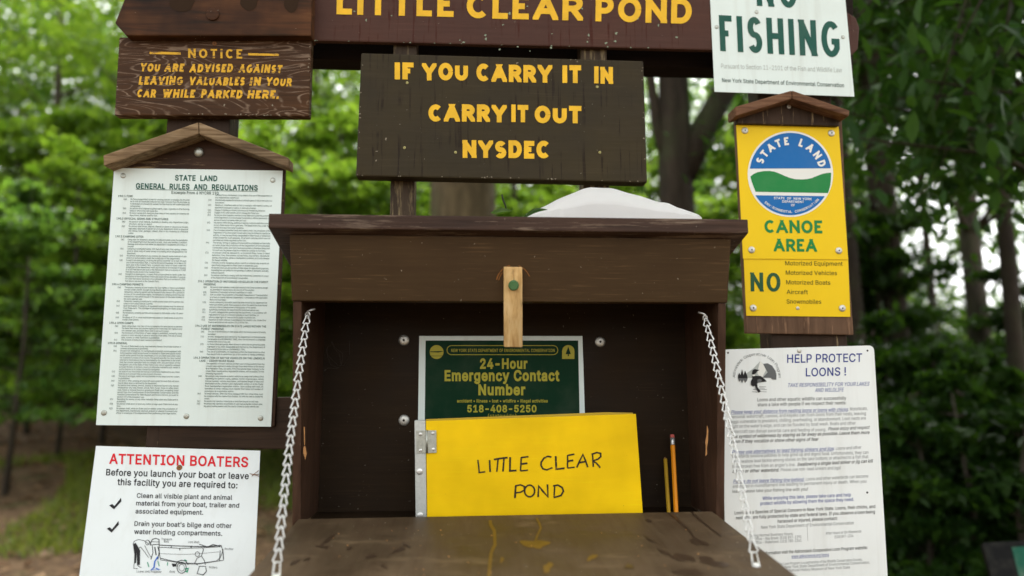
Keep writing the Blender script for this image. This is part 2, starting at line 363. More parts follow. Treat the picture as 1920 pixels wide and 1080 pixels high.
def glyph(ch, t, wk=1.0):
    """polygons of one letter, cap height 1, stroke weight t; also its advance width"""
    w0, strokes = GL[ch]; W = w0 * wk + (t if w0 == 0 else 0); polys = []
    sx, sy_ = max(W - t, 0), 1 - t
    for kind, pts in strokes:
        q = [(t / 2 + x * sx, t / 2 + y * sy_) for x, y in pts]
        if kind == 'x':
            a, b = q; dx, dy = b[0] - a[0], b[1] - a[1]; l = math.hypot(dx, dy); dx, dy = dx / l * t, dy / l * t
            ka, kb = [1 if p[1] in (0, 1) else 0.12 for p in pts]
            for s_ in strip([(a[0] - dx * ka, a[1] - dy * ka), (b[0] + dx * kb, b[1] + dy * kb)], t):
                s_ = clip(clip(s_, 1, 0, False), 1, 1, True); s_ = clip(clip(s_, 0, -0.02, False), 0, W + 0.02, True)
                if len(s_) > 2: polys.append([s_])
        else:
            if len(q) == 2:
                a, b = q; l = math.hypot(b[0] - a[0], b[1] - a[1]) or 1; dx, dy = (b[0] - a[0]) / l * t / 2, (b[1] - a[1]) / l * t / 2
                ext = abs(b[1] - a[1]) > abs(b[0] - a[0])
                if ext: q = [(a[0] - dx, a[1] - dy), (b[0] + dx, b[1] + dy)]
                else: q = [(a[0] - (t / 2 if pts[0][0] <= 0 else 0), a[1]), (b[0] + (t / 2 if pts[1][0] >= 1 else 0), b[1])]
            polys.append(strip(q, t))
    return W, polys
# letter outlines for the small print: advance width and contours, cap height 100
GLYPHS = r'''{"A":[94,[[3,0,40,100,54,100,91,0,78,0,56,59,52,73,46,94,48,94,42,73,37,59,17,0],[22,28,22,39,73,39,73,28]]],"B":[90,[[12,0,12,100,47,100,57,99,65,96,71,92,75,87,77,81,78,73,78,68,76,63,70,56,62,52,62,52,67,51,71,48,76,45,79,40,81,34,82,27,81,20,79,13,74,8,68,4,59,1,48,0],[24,11,48,11,58,12,65,16,69,21,70,27,69,32,67,36,64,40,60,43,55,45,49,45,24,45],[24,56,47,56,57,58,61,61,64,64,65,68,66,73,65,79,61,84,56,88,47,89,24,89]]],"C":[100,[[53,-1,44,-1,37,1,30,5,23,10,18,16,14,23,10,31,9,40,8,50,9,60,10,69,14,77,18,84,23,90,30,95,37,99,44,101,53,101,67,99,73,96,79,93,84,88,88,82,91,76,93,68,80,68,77,78,70,84,62,88,53,90,44,88,36,85,30,79,25,72,21,62,20,50,21,38,25,28,30,21,36,15,44,12,53,10,62,12,70,16,77,22,80,32,93,32,91,24,88,18,84,12,79,7,73,4,67,1,60,-1]]],"D":[99,[[43,0,19,0,19,11,42,11,53,12,62,16,70,22,74,29,77,39,78,50,77,61,75,71,70,79,63,84,54,88,43,89,18,89,18,100,44,100,54,99,62,97,69,94,78,87,85,77,88,69,90,60,91,50,90,40,88,31,85,23,81,16,75,11,69,6,61,3,53,1],[24,100,24,0,12,0,12,100]]],"E":[82,[[12,0,12,100,73,100,73,89,24,89,24,56,70,56,70,45,24,45,24,11,74,11,74,0]]],"F":[81,[[12,0,12,100,73,100,73,89,24,89,24,55,68,55,68,43,24,43,24,0]]],"G":[102,[[53,-1,44,-1,36,1,29,5,23,10,18,16,14,23,10,31,9,40,8,50,9,60,10,69,14,77,18,84,23,90,29,95,36,99,44,101,52,101,60,101,67,99,73,96,79,92,84,87,88,82,91,76,93,69,80,69,76,77,70,84,62,88,52,90,44,88,36,85,30,79,25,72,21,62,20,50,21,38,25,28,30,21,36,15,44,12,53,10,61,11,68,14,74,18,78,24,81,31,82,40,85,39,56,39,56,50,94,50,94,39,93,28,89,18,82,10,74,4,64,0]]],"H":[102,[[12,0,12,100,24,100,24,57,77,57,77,100,90,100,90,0,77,0,77,46,24,46,24,0]]],"I":[59,[[6,0,6,11,23,11,23,89,6,89,6,100,53,100,53,89,36,89,36,11,53,11,53,0]]],"J":[78,[[36,-1,24,1,15,6,10,12,7,20,7,29,7,34,19,34,19,29,20,20,24,15,29,11,36,10,43,11,49,15,52,20,53,29,53,100,66,100,66,29,65,20,62,12,58,6,48,1]]],"K":[92,[[21,29,21,42,27,51,34,60,42,68,71,100,88,100,45,54,45,54],[12,0,12,100,24,100,24,66,24,44,24,38,24,0],[73,0,37,51,45,61,88,0]]],"L":[77,[[12,0,12,100,24,100,24,11,71,11,71,0]]],"M":[123,[[12,0,12,100,30,100,54,37,56,31,59,24,61,16,63,10,60,10,62,16,65,24,67,31,69,37,94,100,112,100,112,0,99,0,99,57,99,64,99,72,99,81,100,90,101,90,98,80,95,71,92,63,90,57,67,0,56,0,33,57,31,63,28,71,25,80,22,90,23,90,24,82,24,73,24,65,24,57,24,0]]],"N":[103,[[12,0,12,100,27,100,67,36,71,30,76,21,81,11,80,11,79,21,78,31,78,38,78,100,91,100,91,0,76,0,40,57,35,65,29,75,21,89,23,89,24,75,24,64,25,57,25,0]]],"O":[105,[[52,-1,44,-1,37,1,30,5,23,10,18,16,14,23,10,31,9,40,8,50,9,60,10,69,14,77,18,84,23,90,30,95,37,99,44,101,52,101,61,101,68,99,75,95,82,90,87,84,91,77,94,69,96,60,97,50,96,40,94,31,91,23,87,16,82,10,75,5,68,1,61,-1],[52,10,61,12,69,15,75,21,80,28,83,38,85,50,83,62,80,72,75,79,69,85,61,88,52,90,44,88,36,85,30,79,25,72,21,62,20,50,21,38,25,28,30,21,36,15,44,12]]],"P":[87,[[12,0,12,100,46,100,57,99,65,96,72,91,77,84,79,77,80,68,79,60,77,52,72,46,65,41,57,38,46,37,21,37,21,48,46,48,53,48,58,50,63,54,65,58,67,63,68,68,67,74,65,79,63,83,58,86,53,88,46,89,24,89,24,0]]],"Q":[105,[[48,31,61,31,73,17,75,13,92,-9,79,-9,68,5,65,9],[52,-1,44,-1,37,1,30,5,23,10,18,16,14,23,10,31,9,40,8,50,9,60,10,69,14,77,18,84,23,90,30,95,37,99,44,101,52,101,61,101,68,99,75,95,82,90,87,84,91,77,94,69,96,60,97,50,96,40,94,31,91,23,87,16,82,10,75,5,68,1,61,-1],[52,10,61,12,69,15,75,21,80,28,83,38,85,50,83,62,80,72,75,79,69,85,61,88,52,90,44,88,36,85,30,79,25,72,21,62,20,50,21,38,25,28,30,21,36,15,44,12]]],"R":[88,[[12,0,12,100,46,100,57,99,65,96,72,91,77,85,80,78,80,69,80,61,77,53,72,47,65,43,57,40,46,39,19,39,19,50,46,50,53,51,59,52,63,55,66,59,67,64,68,69,67,75,66,80,63,83,58,86,53,88,46,89,24,89,24,0],[69,0,45,45,60,45,84,0]]],"S":[88,[[44,-2,34,-1,25,2,18,6,13,12,9,19,8,27,21,27,22,22,24,17,28,14,33,12,44,10,50,10,56,12,61,14,65,18,67,22,68,27,67,32,65,35,58,40,48,44,36,47,25,51,17,57,12,64,10,73,11,81,15,88,20,94,27,98,35,100,45,101,54,100,62,98,69,94,74,88,77,82,79,74,66,74,64,81,59,86,53,89,44,90,38,90,33,88,29,86,25,82,23,78,23,74,23,69,26,66,33,61,42,58,52,55,61,52,71,47,78,39,80,34,80,27,79,19,76,12,71,7,64,2,55,-1]]],"T":[88,[[6,89,6,100,82,100,82,89,50,89,50,0,38,0,38,89]]],"U":[102,[[51,-2,40,0,30,3,22,9,17,16,13,24,12,34,12,100,24,100,24,35,25,28,28,22,32,17,37,13,43,11,51,10,59,11,65,13,70,17,74,22,76,28,77,35,77,100,90,100,90,34,89,24,85,16,79,9,71,3,62,0]]],"V":[94,[[40,0,3,100,17,100,38,41,42,27,49,6,46,6,52,27,57,41,78,100,91,100,55,0]]],"W":[135,[[30,0,3,100,16,100,32,39,34,29,37,18,39,8,37,8,39,18,42,29,44,39,60,100,75,100,91,39,93,29,96,18,98,8,96,8,98,18,100,29,103,39,119,100,132,100,104,0,90,0,72,63,69,77,66,93,69,93,66,78,62,63,45,0]]],"X":[93,[[4,0,43,56,43,46,6,100,20,100,35,79,40,71,44,65,48,57,46,57,50,65,53,71,59,79,73,100,88,100,51,47,51,56,90,0,75,0,57,25,53,32,49,38,45,45,48,45,44,39,41,33,36,25,18,0]]],"Y":[93,[[40,0,40,41,3,100,18,100,38,68,44,57,49,45,44,45,49,58,55,68,75,100,89,100,53,41,53,0]]],"Z":[86,[[8,0,8,9,54,76,60,85,67,93,68,89,56,89,44,89,8,89,8,100,78,100,78,91,33,25,26,16,19,7,18,11,30,11,42,11,79,11,79,0]]],"a":[77,[[31,-2,25,-1,19,1,13,4,9,9,7,14,6,21,7,27,8,32,11,35,15,38,25,41,35,43,46,45,52,46,54,48,54,50,54,50,52,58,47,63,38,65,29,63,23,59,20,54,8,57,11,63,15,68,20,71,26,74,38,76,47,75,56,71,60,68,63,63,65,57,66,49,66,0,54,0,54,10,54,10,50,5,42,0],[33,9,40,10,45,12,49,15,52,18,54,23,54,27,54,37,51,36,45,35,39,34,34,33,26,31,20,27,19,24,18,21,20,14,26,10]]],"b":[83,[[45,-2,39,-1,34,1,27,6,23,12,22,12,22,0,10,0,10,100,22,100,22,63,23,63,27,68,34,73,39,75,45,76,54,74,62,71,68,65,73,58,76,48,77,37,76,26,73,17,68,9,62,3,54,0],[43,9,50,10,55,13,59,17,62,23,64,30,64,37,64,45,62,51,59,57,55,61,50,64,43,65,37,64,32,61,28,57,25,52,23,45,22,37,23,29,25,23,28,17,32,13,37,10]]],"c":[78,[[41,-2,31,0,23,3,16,9,11,17,8,26,7,37,8,48,11,57,16,65,23,71,31,74,41,76,51,74,60,70,67,63,71,54,60,51,57,57,53,61,48,64,41,65,34,64,29,61,24,56,21,51,20,44,19,37,20,30,21,23,24,17,29,13,34,10,41,9,48,10,53,13,57,17,60,23,71,20,67,11,60,4,51,0]]],"d":[83,[[38,-2,30,0,22,3,16,9,11,17,8,26,7,37,8,48,11,58,16,65,22,71,30,74,38,76,45,75,50,73,56,68,60,63,61,63,61,100,73,100,73,0,61,0,61,12,60,12,56,6,50,1,45,-1],[40,9,46,10,52,13,56,17,59,23,61,29,61,37,61,45,59,52,56,57,52,61,47,64,40,65,34,64,28,61,24,57,21,51,20,45,19,37,20,30,21,23,24,17,29,13,34,10]]],"e":[79,[[42,-2,32,0,23,3,16,9,11,17,8,26,7,37,8,48,11,57,16,65,23,71,31,74,40,76,52,74,58,71,63,67,67,62,70,55,72,48,73,38,73,33,15,33,15,43,66,43,61,40,60,47,59,53,56,58,52,62,47,64,40,65,34,64,29,62,25,58,21,53,19,47,19,41,19,35,20,27,22,21,25,16,30,12,35,10,42,9,50,10,56,14,60,21,72,18,69,12,66,8,61,4,56,1,49,-1]]],"f":[50,[[45,75,45,64,1,64,1,75],[16,0,16,85,17,91,19,96,22,99,27,102,37,104,44,104,48,102,45,92,42,93,38,93,34,92,30,90,28,87,28,82,28,0]]],"g":[84,[[41,-30,33,-29,26,-27,16,-22,10,-14,20,-8,24,-13,30,-17,41,-19,49,-18,55,-15,60,-9,61,-1,61,13,60,13,56,8,50,3,45,1,38,1,30,2,22,5,16,11,11,18,8,27,7,38,8,48,11,58,16,65,22,71,30,74,39,76,45,75,50,73,57,68,60,63,62,63,62,75,73,75,73,-2,72,-11,69,-18,64,-23,57,-27,49,-29],[40,12,47,12,52,15,56,19,59,24,61,30,61,38,61,45,59,52,56,57,52,61,47,64,40,65,34,64,29,61,24,57,21,52,20,45,19,38,20,30,21,24,24,19,29,15,34,12]]],"h":[81,[[22,45,22,0,10,0,10,100,22,100,22,57,20,57,24,65,30,71,37,74,45,76,52,75,58,72,63,69,67,63,69,56,70,47,70,0,58,0,58,46,57,54,54,60,48,63,41,65,36,64,32,62,28,60,25,56,23,51]]],"i":[33,[[10,0,10,75,22,75,22,0],[16,87,13,88,11,89,9,92,8,95,9,98,11,101,13,102,16,103,20,102,22,101,24,98,25,95,24,92,22,89,20,88]]],"j":[33,[[10,75,22,75,22,-6,22,-12,20,-18,17,-22,13,-25,7,-27,1,-28,-2,-28,-2,-17,0,-17,5,-16,8,-14,10,-11,10,-6],[16,87,13,88,11,89,9,92,8,95,9,98,11,101,13,102,16,103,20,102,22,101,24,98,25,95,24,92,22,89,20,88]]],"k":[75,[[22,27,22,42,24,42,56,75,71,75,36,39,35,39],[10,0,10,100,22,100,22,0],[58,0,29,37,38,45,73,0]]],"l":[37,[[27,0,20,1,15,4,11,9,10,17,10,100,22,100,22,19,24,12,26,11,29,10,32,10,33,11,36,1,32,0]]],"m":[120,[[10,0,10,75,22,75,22,58,21,58,23,64,26,68,34,74,43,76,51,75,56,71,61,65,63,58,61,58,63,63,66,67,75,74,86,76,92,75,98,73,103,70,106,65,109,58,109,50,109,0,97,0,97,50,96,57,93,61,88,64,82,65,78,64,74,63,68,57,66,49,66,0,54,0,54,51,53,57,50,61,45,64,39,65,31,63,27,60,25,57,23,52,22,47,22,0]]],"n":[81,[[22,45,22,0,10,0,10,75,22,75,22,57,20,57,24,65,30,71,37,74,45,76,52,75,58,72,63,69,67,63,69,56,70,47,70,0,58,0,58,46,57,54,54,60,48,63,41,65,36,64,32,62,28,60,25,56,23,51]]],"o":[82,[[41,-2,31,0,23,3,16,9,11,17,8,26,7,37,8,48,11,57,16,65,23,71,31,74,41,76,50,74,59,71,66,65,71,57,74,48,75,37,74,26,71,17,66,9,59,3,50,0],[41,9,48,10,53,13,57,17,60,23,62,30,63,37,62,44,60,51,57,56,53,61,48,64,41,65,34,64,29,61,24,56,21,51,20,44,19,37,20,30,21,23,24,17,29,13,34,10]]],"p":[83,[[10,-28,10,75,22,75,22,63,23,63,27,68,34,73,39,75,45,76,54,74,62,71,68,65,73,58,76,48,77,37,76,26,73,17,68,9,62,3,54,0,45,-2,39,-1,34,1,27,6,23,12,22,12,22,-28],[43,9,50,10,55,13,59,17,62,23,64,30,64,37,64,45,62,51,59,57,55,61,50,64,43,65,37,64,32,61,28,57,25,52,23,45,22,37,23,29,25,23,28,17,32,13,37,10]]],"q":[83,[[73,-28,61,-28,61,12,60,12,56,6,50,1,45,-1,38,-2,30,0,22,3,16,9,11,17,8,26,7,37,8,48,11,58,16,65,22,71,30,74,38,76,45,75,50,73,56,68,60,63,61,63,61,75,73,75],[40,9,46,10,52,13,56,17,59,23,61,29,61,37,61,45,59,52,56,57,52,61,47,64,40,65,34,64,28,61,24,57,21,51,20,45,19,37,20,30,21,23,24,17,29,13,34,10]]],"r":[51,[[10,0,10,75,22,75,22,63,23,63,26,68,30,72,36,75,42,76,45,76,48,75,48,63,45,64,41,64,36,63,31,62,28,59,25,56,23,51,22,47,22,0]]],"s":[72,[[36,-2,28,-1,22,1,17,4,12,7,9,12,7,19,18,21,21,16,24,12,29,10,36,9,43,10,48,12,52,16,53,20,52,24,50,27,46,29,42,30,29,33,20,37,14,41,10,47,9,54,10,60,13,65,17,70,23,73,29,75,37,76,44,75,50,73,55,70,59,67,64,57,53,54,51,58,48,62,43,65,37,65,31,65,26,62,22,59,21,54,22,51,24,48,34,44,45,41,54,38,60,34,64,28,65,21,64,15,61,9,57,5,51,1,44,-1]]],"t":[45,[[40,75,40,64,1,64,1,75],[13,93,25,93,25,19,25,15,27,12,29,10,33,10,36,10,40,11,42,0,38,-1,33,-1,25,0,18,4,14,10,13,18]]],"u":[81,[[36,-1,29,0,23,2,17,6,14,12,11,19,10,27,10,75,22,75,22,28,23,21,27,15,32,11,39,10,44,10,49,12,53,15,56,19,58,24,58,30,58,75,70,75,70,0,59,0,59,18,60,18,56,9,51,3,44,0]]],"v":[77,[[32,0,3,75,17,75,32,30,37,17,40,4,36,4,40,17,44,30,60,75,73,75,44,0]]],"w":[111,[[27,0,4,75,17,75,26,42,30,27,34,8,32,8,36,26,41,42,50,75,62,75,71,42,75,27,79,8,77,8,81,27,85,42,94,75,107,75,84,0,72,0,63,34,60,44,57,55,54,66,57,66,54,55,52,44,49,34,39,0]]],"x":[74,[[4,0,34,43,34,34,6,75,20,75,29,60,35,50,41,40,34,40,40,50,46,60,55,75,69,75,41,33,41,42,70,0,56,0,45,17,39,27,34,36,40,36,35,27,29,17,18,0]]],"y":[77,[[9,-27,12,-17,14,-17,20,-17,26,-15,30,-7,32,0,3,75,17,75,32,30,37,17,40,4,36,4,40,17,44,30,60,75,73,75,40,-11,35,-21,27,-27,18,-29,13,-28]]],"z":[75,[[8,0,8,9,50,63,50,63,9,63,9,75,65,75,65,65,25,12,25,11,67,11,67,0]]],"0":[89,[[45,-1,34,0,26,5,19,12,14,22,11,30,10,40,9,50,10,60,11,69,14,78,19,88,26,95,34,100,45,101,55,100,63,95,70,88,76,78,78,69,79,60,80,50,79,40,78,30,76,22,70,12,64,5,55,0],[45,10,51,11,57,14,62,20,65,28,67,38,68,50,67,62,65,72,62,80,57,86,51,89,45,90,38,89,32,86,28,80,24,72,22,62,21,50,22,38,24,28,28,20,32,14,38,11]]],"1":[89,[[15,0,15,11,77,11,77,0],[54,100,54,0,42,0,42,88,41,88,17,70,17,84,39,100]]],"2":[89,[[13,0,13,9,46,45,55,56,61,64,63,73,62,78,60,82,58,86,54,88,44,90,39,90,34,88,30,85,27,81,26,77,25,71,13,71,14,80,17,87,22,93,28,98,36,100,44,101,53,100,60,98,66,93,71,88,74,81,75,73,73,62,66,51,52,35,30,12,30,11,77,11,77,0]]],"3":[89,[[43,-1,34,-1,26,2,19,6,14,11,10,18,9,26,21,26,23,21,25,17,28,14,32,12,43,10,54,12,58,15,62,18,64,23,65,28,64,34,62,39,59,43,54,46,48,48,40,49,31,49,31,59,57,88,57,89,14,89,14,100,73,100,73,91,42,55,42,57,52,57,61,54,68,50,73,44,76,37,77,28,76,20,73,13,68,7,61,2,52,0]]],"4":[89,[[8,21,8,31,49,100,61,100,21,33,21,32,81,32,81,21],[55,0,55,24,55,29,55,62,67,62,67,0]]],"5":[89,[[43,-1,35,0,28,2,21,6,16,12,13,18,12,26,24,26,25,21,27,17,34,12,43,10,49,11,54,13,59,16,62,21,64,26,64,32,64,38,62,43,58,48,54,52,49,54,43,54,33,53,25,48,13,50,19,100,72,100,72,89,30,89,26,59,27,59,35,64,45,66,52,65,58,63,63,60,68,56,72,51,74,45,76,39,77,32,76,23,73,15,67,8,61,3,53,0]]],"6":[89,[[44,-1,36,0,28,3,22,8,17,15,14,23,12,32,13,39,16,47,27,67,50,100,63,100,30,51,29,51,32,57,38,60,46,62,55,61,62,58,68,53,73,47,75,40,76,31,75,22,72,14,67,8,61,3,53,0],[44,10,50,10,55,12,59,16,62,20,64,25,64,31,64,37,62,42,59,46,55,49,50,51,44,52,39,51,34,49,30,46,27,42,25,37,25,31,25,25,27,20,30,16,34,12,39,10]]],"7":[89,[[19,0,64,88,64,89,12,89,12,100,77,100,77,88,32,0]]],"8":[89,[[44,-1,35,0,27,2,20,7,15,12,11,19,10,27,11,33,13,38,16,43,20,47,25,50,30,52,30,52,23,55,18,61,15,67,14,75,15,82,18,88,22,94,29,98,36,100,44,101,53,100,60,98,66,94,71,88,74,82,75,75,74,67,71,61,66,55,59,52,59,52,64,50,69,47,73,43,76,38,78,33,79,27,78,19,74,12,69,7,62,2,54,0],[44,10,51,10,56,12,60,14,63,18,66,22,66,27,65,32,63,37,60,41,56,44,50,46,44,46,39,46,33,44,29,41,26,37,23,32,23,27,23,22,25,18,29,14,33,12,38,10],[44,57,54,59,58,62,60,65,62,69,63,74,62,79,60,83,58,86,54,88,44,90,35,88,31,86,28,83,27,79,26,74,27,69,28,65,31,62,35,59]]],"9":[89,[[44,101,53,100,61,97,67,92,72,85,75,77,76,68,76,61,73,53,62,33,39,0,26,0,59,49,60,49,57,43,50,40,43,38,34,39,27,42,21,47,16,53,13,60,12,69,14,78,17,86,22,92,28,97,36,100],[44,90,39,90,34,88,30,84,27,80,25,75,25,69,25,63,27,58,30,54,34,51,39,49,44,48,50,49,55,51,59,54,62,58,64,63,64,69,64,75,62,80,59,84,55,88,50,90]]],".":[37,[[19,-1,15,0,12,2,10,5,10,8,10,12,12,14,15,16,19,17,22,16,25,14,27,12,28,8,27,5,25,2,22,0]]],",":[37,[[7,-23,13,14,27,14,17,-23]]],":":[37,[[19,-1,15,0,12,2,10,5,10,8,10,12,12,14,15,16,19,17,22,16,25,14,27,12,28,8,27,5,25,2,22,0],[19,53,15,54,12,56,10,59,10,62,10,66,12,69,15,70,19,71,22,70,25,69,27,66,28,62,27,59,25,56,22,54]]],";":[37,[[7,-23,13,14,27,14,17,-23],[20,53,17,54,14,56,12,59,11,62,12,66,14,69,17,70,20,71,24,70,27,69,29,66,29,62,29,59,27,56,24,54]]],"!":[39,[[13,32,12,100,26,100,25,32],[19,-1,16,0,13,2,11,5,10,8,11,11,13,14,16,16,19,17,23,16,26,14,28,11,28,8,28,5,26,2,23,0]]],"(":[54,[[18,41,20,64,26,87,35,106,46,106,38,84,32,62,30,41,32,23,37,3,46,-19,35,-19,30,-9,25,1,22,11,19,21,18,31]]],")":[54,[[7,-19,17,4,22,23,24,41,22,62,16,84,7,106,19,106,28,87,34,64,36,41,36,31,34,21,32,10,28,0,24,-9,19,-19]]],"-":[89,[[66,48,66,37,22,37,22,48]]],"'":[41,[[15,62,14,100,27,100,25,62]]],"•":[76,[[38,18,33,19,27,21,23,24,20,29,17,34,17,40,17,45,20,51,23,55,27,58,33,60,38,61,44,60,49,58,53,55,57,51,59,45,60,40,59,34,57,29,53,24,49,21,44,19]]]," ":[37,[]]}'''
class Ink:
    """flat ink or paint lying on a plane: polygons given in the sign's own drawing and laid on its real surface"""
    def __init__(s, plane, lift=0.0003): s.pl = plane; s.bm = bmesh.new(); s.lift = lift; s.k = 0
    def poly(s, pts, lay=0, mi=0):
        s.k += 1; off = s.lift + lay * 0.00025 + (s.k % 9) * 0.000012
        f = face(s.bm, [s.pl.at(u, v, off) for u, v in pts], mi)
        if f and f.normal.length == 0: f.normal_update()
        return f
    def line(s, pts, wd, lay=0, mi=0, closed=False):
        s.k += 1; off = s.lift + lay * 0.00025 + (s.k % 9) * 0.000012
        for q in strip(pts, wd, closed): face(s.bm, [s.pl.at(u, v, off) for u, v in q], mi)
    def caps(s, txt, a, b, cap, t=0.17, gap=0.16, wk=1.0, lean=0.0, slant=0.0, mi=0, lay=0, jit=0.0):
        """stroke-lettered capitals from baseline point a to baseline point b"""
        x = 0; items = []
        for ch in txt:
            if ch == ' ': x += 0.45; continue
            W, ps = glyph(ch, t, wk); items.append((x, ps)); x += W + gap
        tot = x - gap; ex = ((b[0] - a[0]) / tot, (b[1] - a[1]) / tot); ey = (cap * (lean + slant), -cap)
        for x0, ps in items:
            jy = (rnd.random() - 0.5) * jit; jw = 1 + (rnd.random() - 0.5) * jit
            for grp in ps:
                s.k += 1; off = s.lift + lay * 0.00025 + (s.k % 9) * 0.000012
                for q in grp:
                    face(s.bm, [s.pl.at(a[0] + ex[0] * (x0 + px) + ey[0] * (py * jw + jy), a[1] + ex[1] * (x0 + px) + ey[1] * (py * jw + jy), off) for px, py in q], mi)
    def text(s, txt, a, b, cap, bold=0.0, lean=0.0, slant=0.0, mi=0, lay=0, res=2):
        """type set in the built-in face, fitted between baseline points a and b"""
        V, Fs, w_ = type_mesh(txt, bold, res)
        ex = ((b[0] - a[0]) / w_, (b[1] - a[1]) / w_); ey = (cap * (lean + slant), -cap)
        s.k += 1; off = s.lift + lay * 0.00025 + (s.k % 9) * 0.000012
        vs = [s.bm.verts.new(s.pl.at(a[0] + ex[0] * x + ey[0] * y, a[1] + ex[1] * x + ey[1] * y, off + z)) for x, y, z in V]
        for f in Fs:
            try: s.bm.faces.new([vs[i] for i in f]).material_index = mi
            except ValueError: pass
    def done(s, name, mats, parent, label=None):
        bmesh.ops.recalc_face_normals(s.bm, faces=s.bm.faces)
        for f in s.bm.faces:
            if f.normal.dot(s.pl.n) < 0: f.normal_flip()
        return obj(name, s.bm, mats, parent, label=label)
_GL = json.loads(GLYPHS)
_gc = {}
def outline(ch, bold):
    """triangles of one small-print letter, cap height 1, outline swollen by bold"""
    k = (ch, bold)
    if k not in _gc:
        adv, loops = _GL.get(ch, _GL[' ']); LL = []
        for l in loops:
            P = [(l[i] / 100, l[i + 1] / 100) for i in range(0, len(l), 2)]; n = len(P); Q = []
            for i in range(n):
                a, p, b = P[i - 1], P[i], P[(i + 1) % n]
                d0 = (p[0] - a[0], p[1] - a[1]); d1 = (b[0] - p[0], b[1] - p[1]); q0 = math.hypot(*d0) or 1; q1 = math.hypot(*d1) or 1
                n0 = (-d0[1] / q0, d0[0] / q0); n1 = (-d1[1] / q1, d1[0] / q1); nx, ny = n0[0] + n1[0], n0[1] + n1[1]; dd = nx * nx + ny * ny
                kk = 2 * bold / max(dd, 0.9); Q.append((p[0] + nx * kk, p[1] + ny * kk))
            LL.append(Q)
        flat, tri = [], []
        if LL:                                                          # non-zero winding fill, so overlapping contours merge
            vs = [Vector(p) for l in LL for p in l]; es, o = [], 0
            for l in LL: es += [(o + i, o + (i + 1) % len(l)) for i in range(len(l))]; o += len(l)
            vv, _, ff, *_r2 = delaunay_2d_cdt(vs, es, [], 0, 1e-5, False)
            def wind(x, y):
                w_ = 0
                for l in LL:
                    for a, b in zip(l, l[1:] + l[:1]):
                        if (a[1] <= y) != (b[1] <= y):
                            t = a[0] + (b[0] - a[0]) * (y - a[1]) / (b[1] - a[1])
                            if t > x: w_ += 1 if b[1] > a[1] else -1
                return w_
            flat = [(v.x, v.y, 0.0) for v in vv]
            tri = [tuple(f) for f in ff if wind(sum(vv[q].x for q in f) / 3, sum(vv[q].y for q in f) / 3) < 0]
        _gc[k] = (adv / 100 + bold * 1.6, flat, tri)
    return _gc[k]
def type_mesh(txt, bold, res):
    V, Fs, x = [], [], 0.0; bold = round(bold * 1.5, 4)
    for ch in txt:
        adv, flat, tri = outline(ch, bold); o = len(V)
        V += [(x + p[0], p[1], p[2]) for p in flat]; Fs += [tuple(o + i for i in t) for t in tri]; x += adv
    x0 = min(p[0] for p in V); x1 = max(p[0] for p in V)
    return [(a - x0, b, c) for a, b, c in V], Fs, x1 - x0

# ------------------------------------------------------------------ generic sign hardware
def sheet(bm, corners, plane, th=0.0012, rad=0.0, mi=0):
    """thin plate whose front lies on the plane"""
    P = [plane.at(u, v) for u, v in corners]
    if rad:
        Q = []; n = len(P)
        for i in range(n):
            a, p, b = P[i - 1], P[i], P[(i + 1) % n]; da, db = (a - p).normalized(), (b - p).normalized()
            for k in range(6):
                t = k / 5; Q.append(p + da * (rad * (1 - t) ** 2) + db * (rad * t ** 2))
        P = Q
    prism(bm, P, plane.n * -th, mi)
def heads(parent, name, pts, plane, r, mat_, h=None, dome=0.6, hole=False, label=None):
    for u, v in pts:
        bm = bmesh.new(); c = plane.at(u, v)
        disc_head(bm, c, plane.n, r, h or r * 0.35, dome=dome)
        if hole: disc_head(bm, c + plane.n * ((h or r * 0.35) * 0.97), plane.n, r * 0.22, 0.0004, 10, 1, 0)
        obj(name, bm, [mat_, M['dark_hole']], parent, label=label)
def board(name, corners, y, th, m, parent, bev=0.002, chips=None):
    bm = bmesh.new(); prism(bm, [at(u, v, y) for u, v in corners], (0, th, 0), 0, bev)
    if chips:
        g_ = random.Random(int(corners[0][0])); cm, n, spots = chips; pl = VY(y); n_ = len(corners)
        for k in range(n + spots):
            if k < n:
                e = g_.choice([0, 0, 0, n_ - 1, 1]); a, b = corners[e], corners[(e + 1) % n_]; t = g_.random()
                cx, cy_ = a[0] + (b[0] - a[0]) * t, a[1] + (b[1] - a[1]) * t; mx, my = sum(p[0] for p in corners) / n_, sum(p[1] for p in corners) / n_
                l = math.hypot(mx - cx, my - cy_); d_ = g_.uniform(2.2, 4.5); cx += (mx - cx) / l * d_; cy_ += (my - cy_) / l * d_
                r1, r2 = g_.uniform(0.6, 1.8), g_.uniform(0.5, 1.2)
            else:
                x0, x1 = min(p[0] for p in corners), max(p[0] for p in corners); y0, y1 = max(2, min(p[1] for p in corners)), max(p[1] for p in corners)
                cx, cy_ = g_.uniform(x0 + 30, x1 - 30), g_.uniform(y0 + 6, y1 - 8); r1 = g_.uniform(0.8, 2.6); r2 = g_.uniform(0.8, 2.2)
            ph = g_.uniform(0, 6)
            face(bm, [pl.at(cx + r1 * (1 + 0.45 * math.sin(3 * q + ph) + 0.2 * math.sin(7 * q)) * math.cos(q), cy_ + r2 * (1 + 0.45 * math.sin(2 * q + ph)) * math.sin(q), 0.0002 + 0.00001 * (k % 9)) for q in [i * 0.571 for i in range(11)]], 1)
        m = [m, M[cm]]
    return obj(name, bm, m, parent)

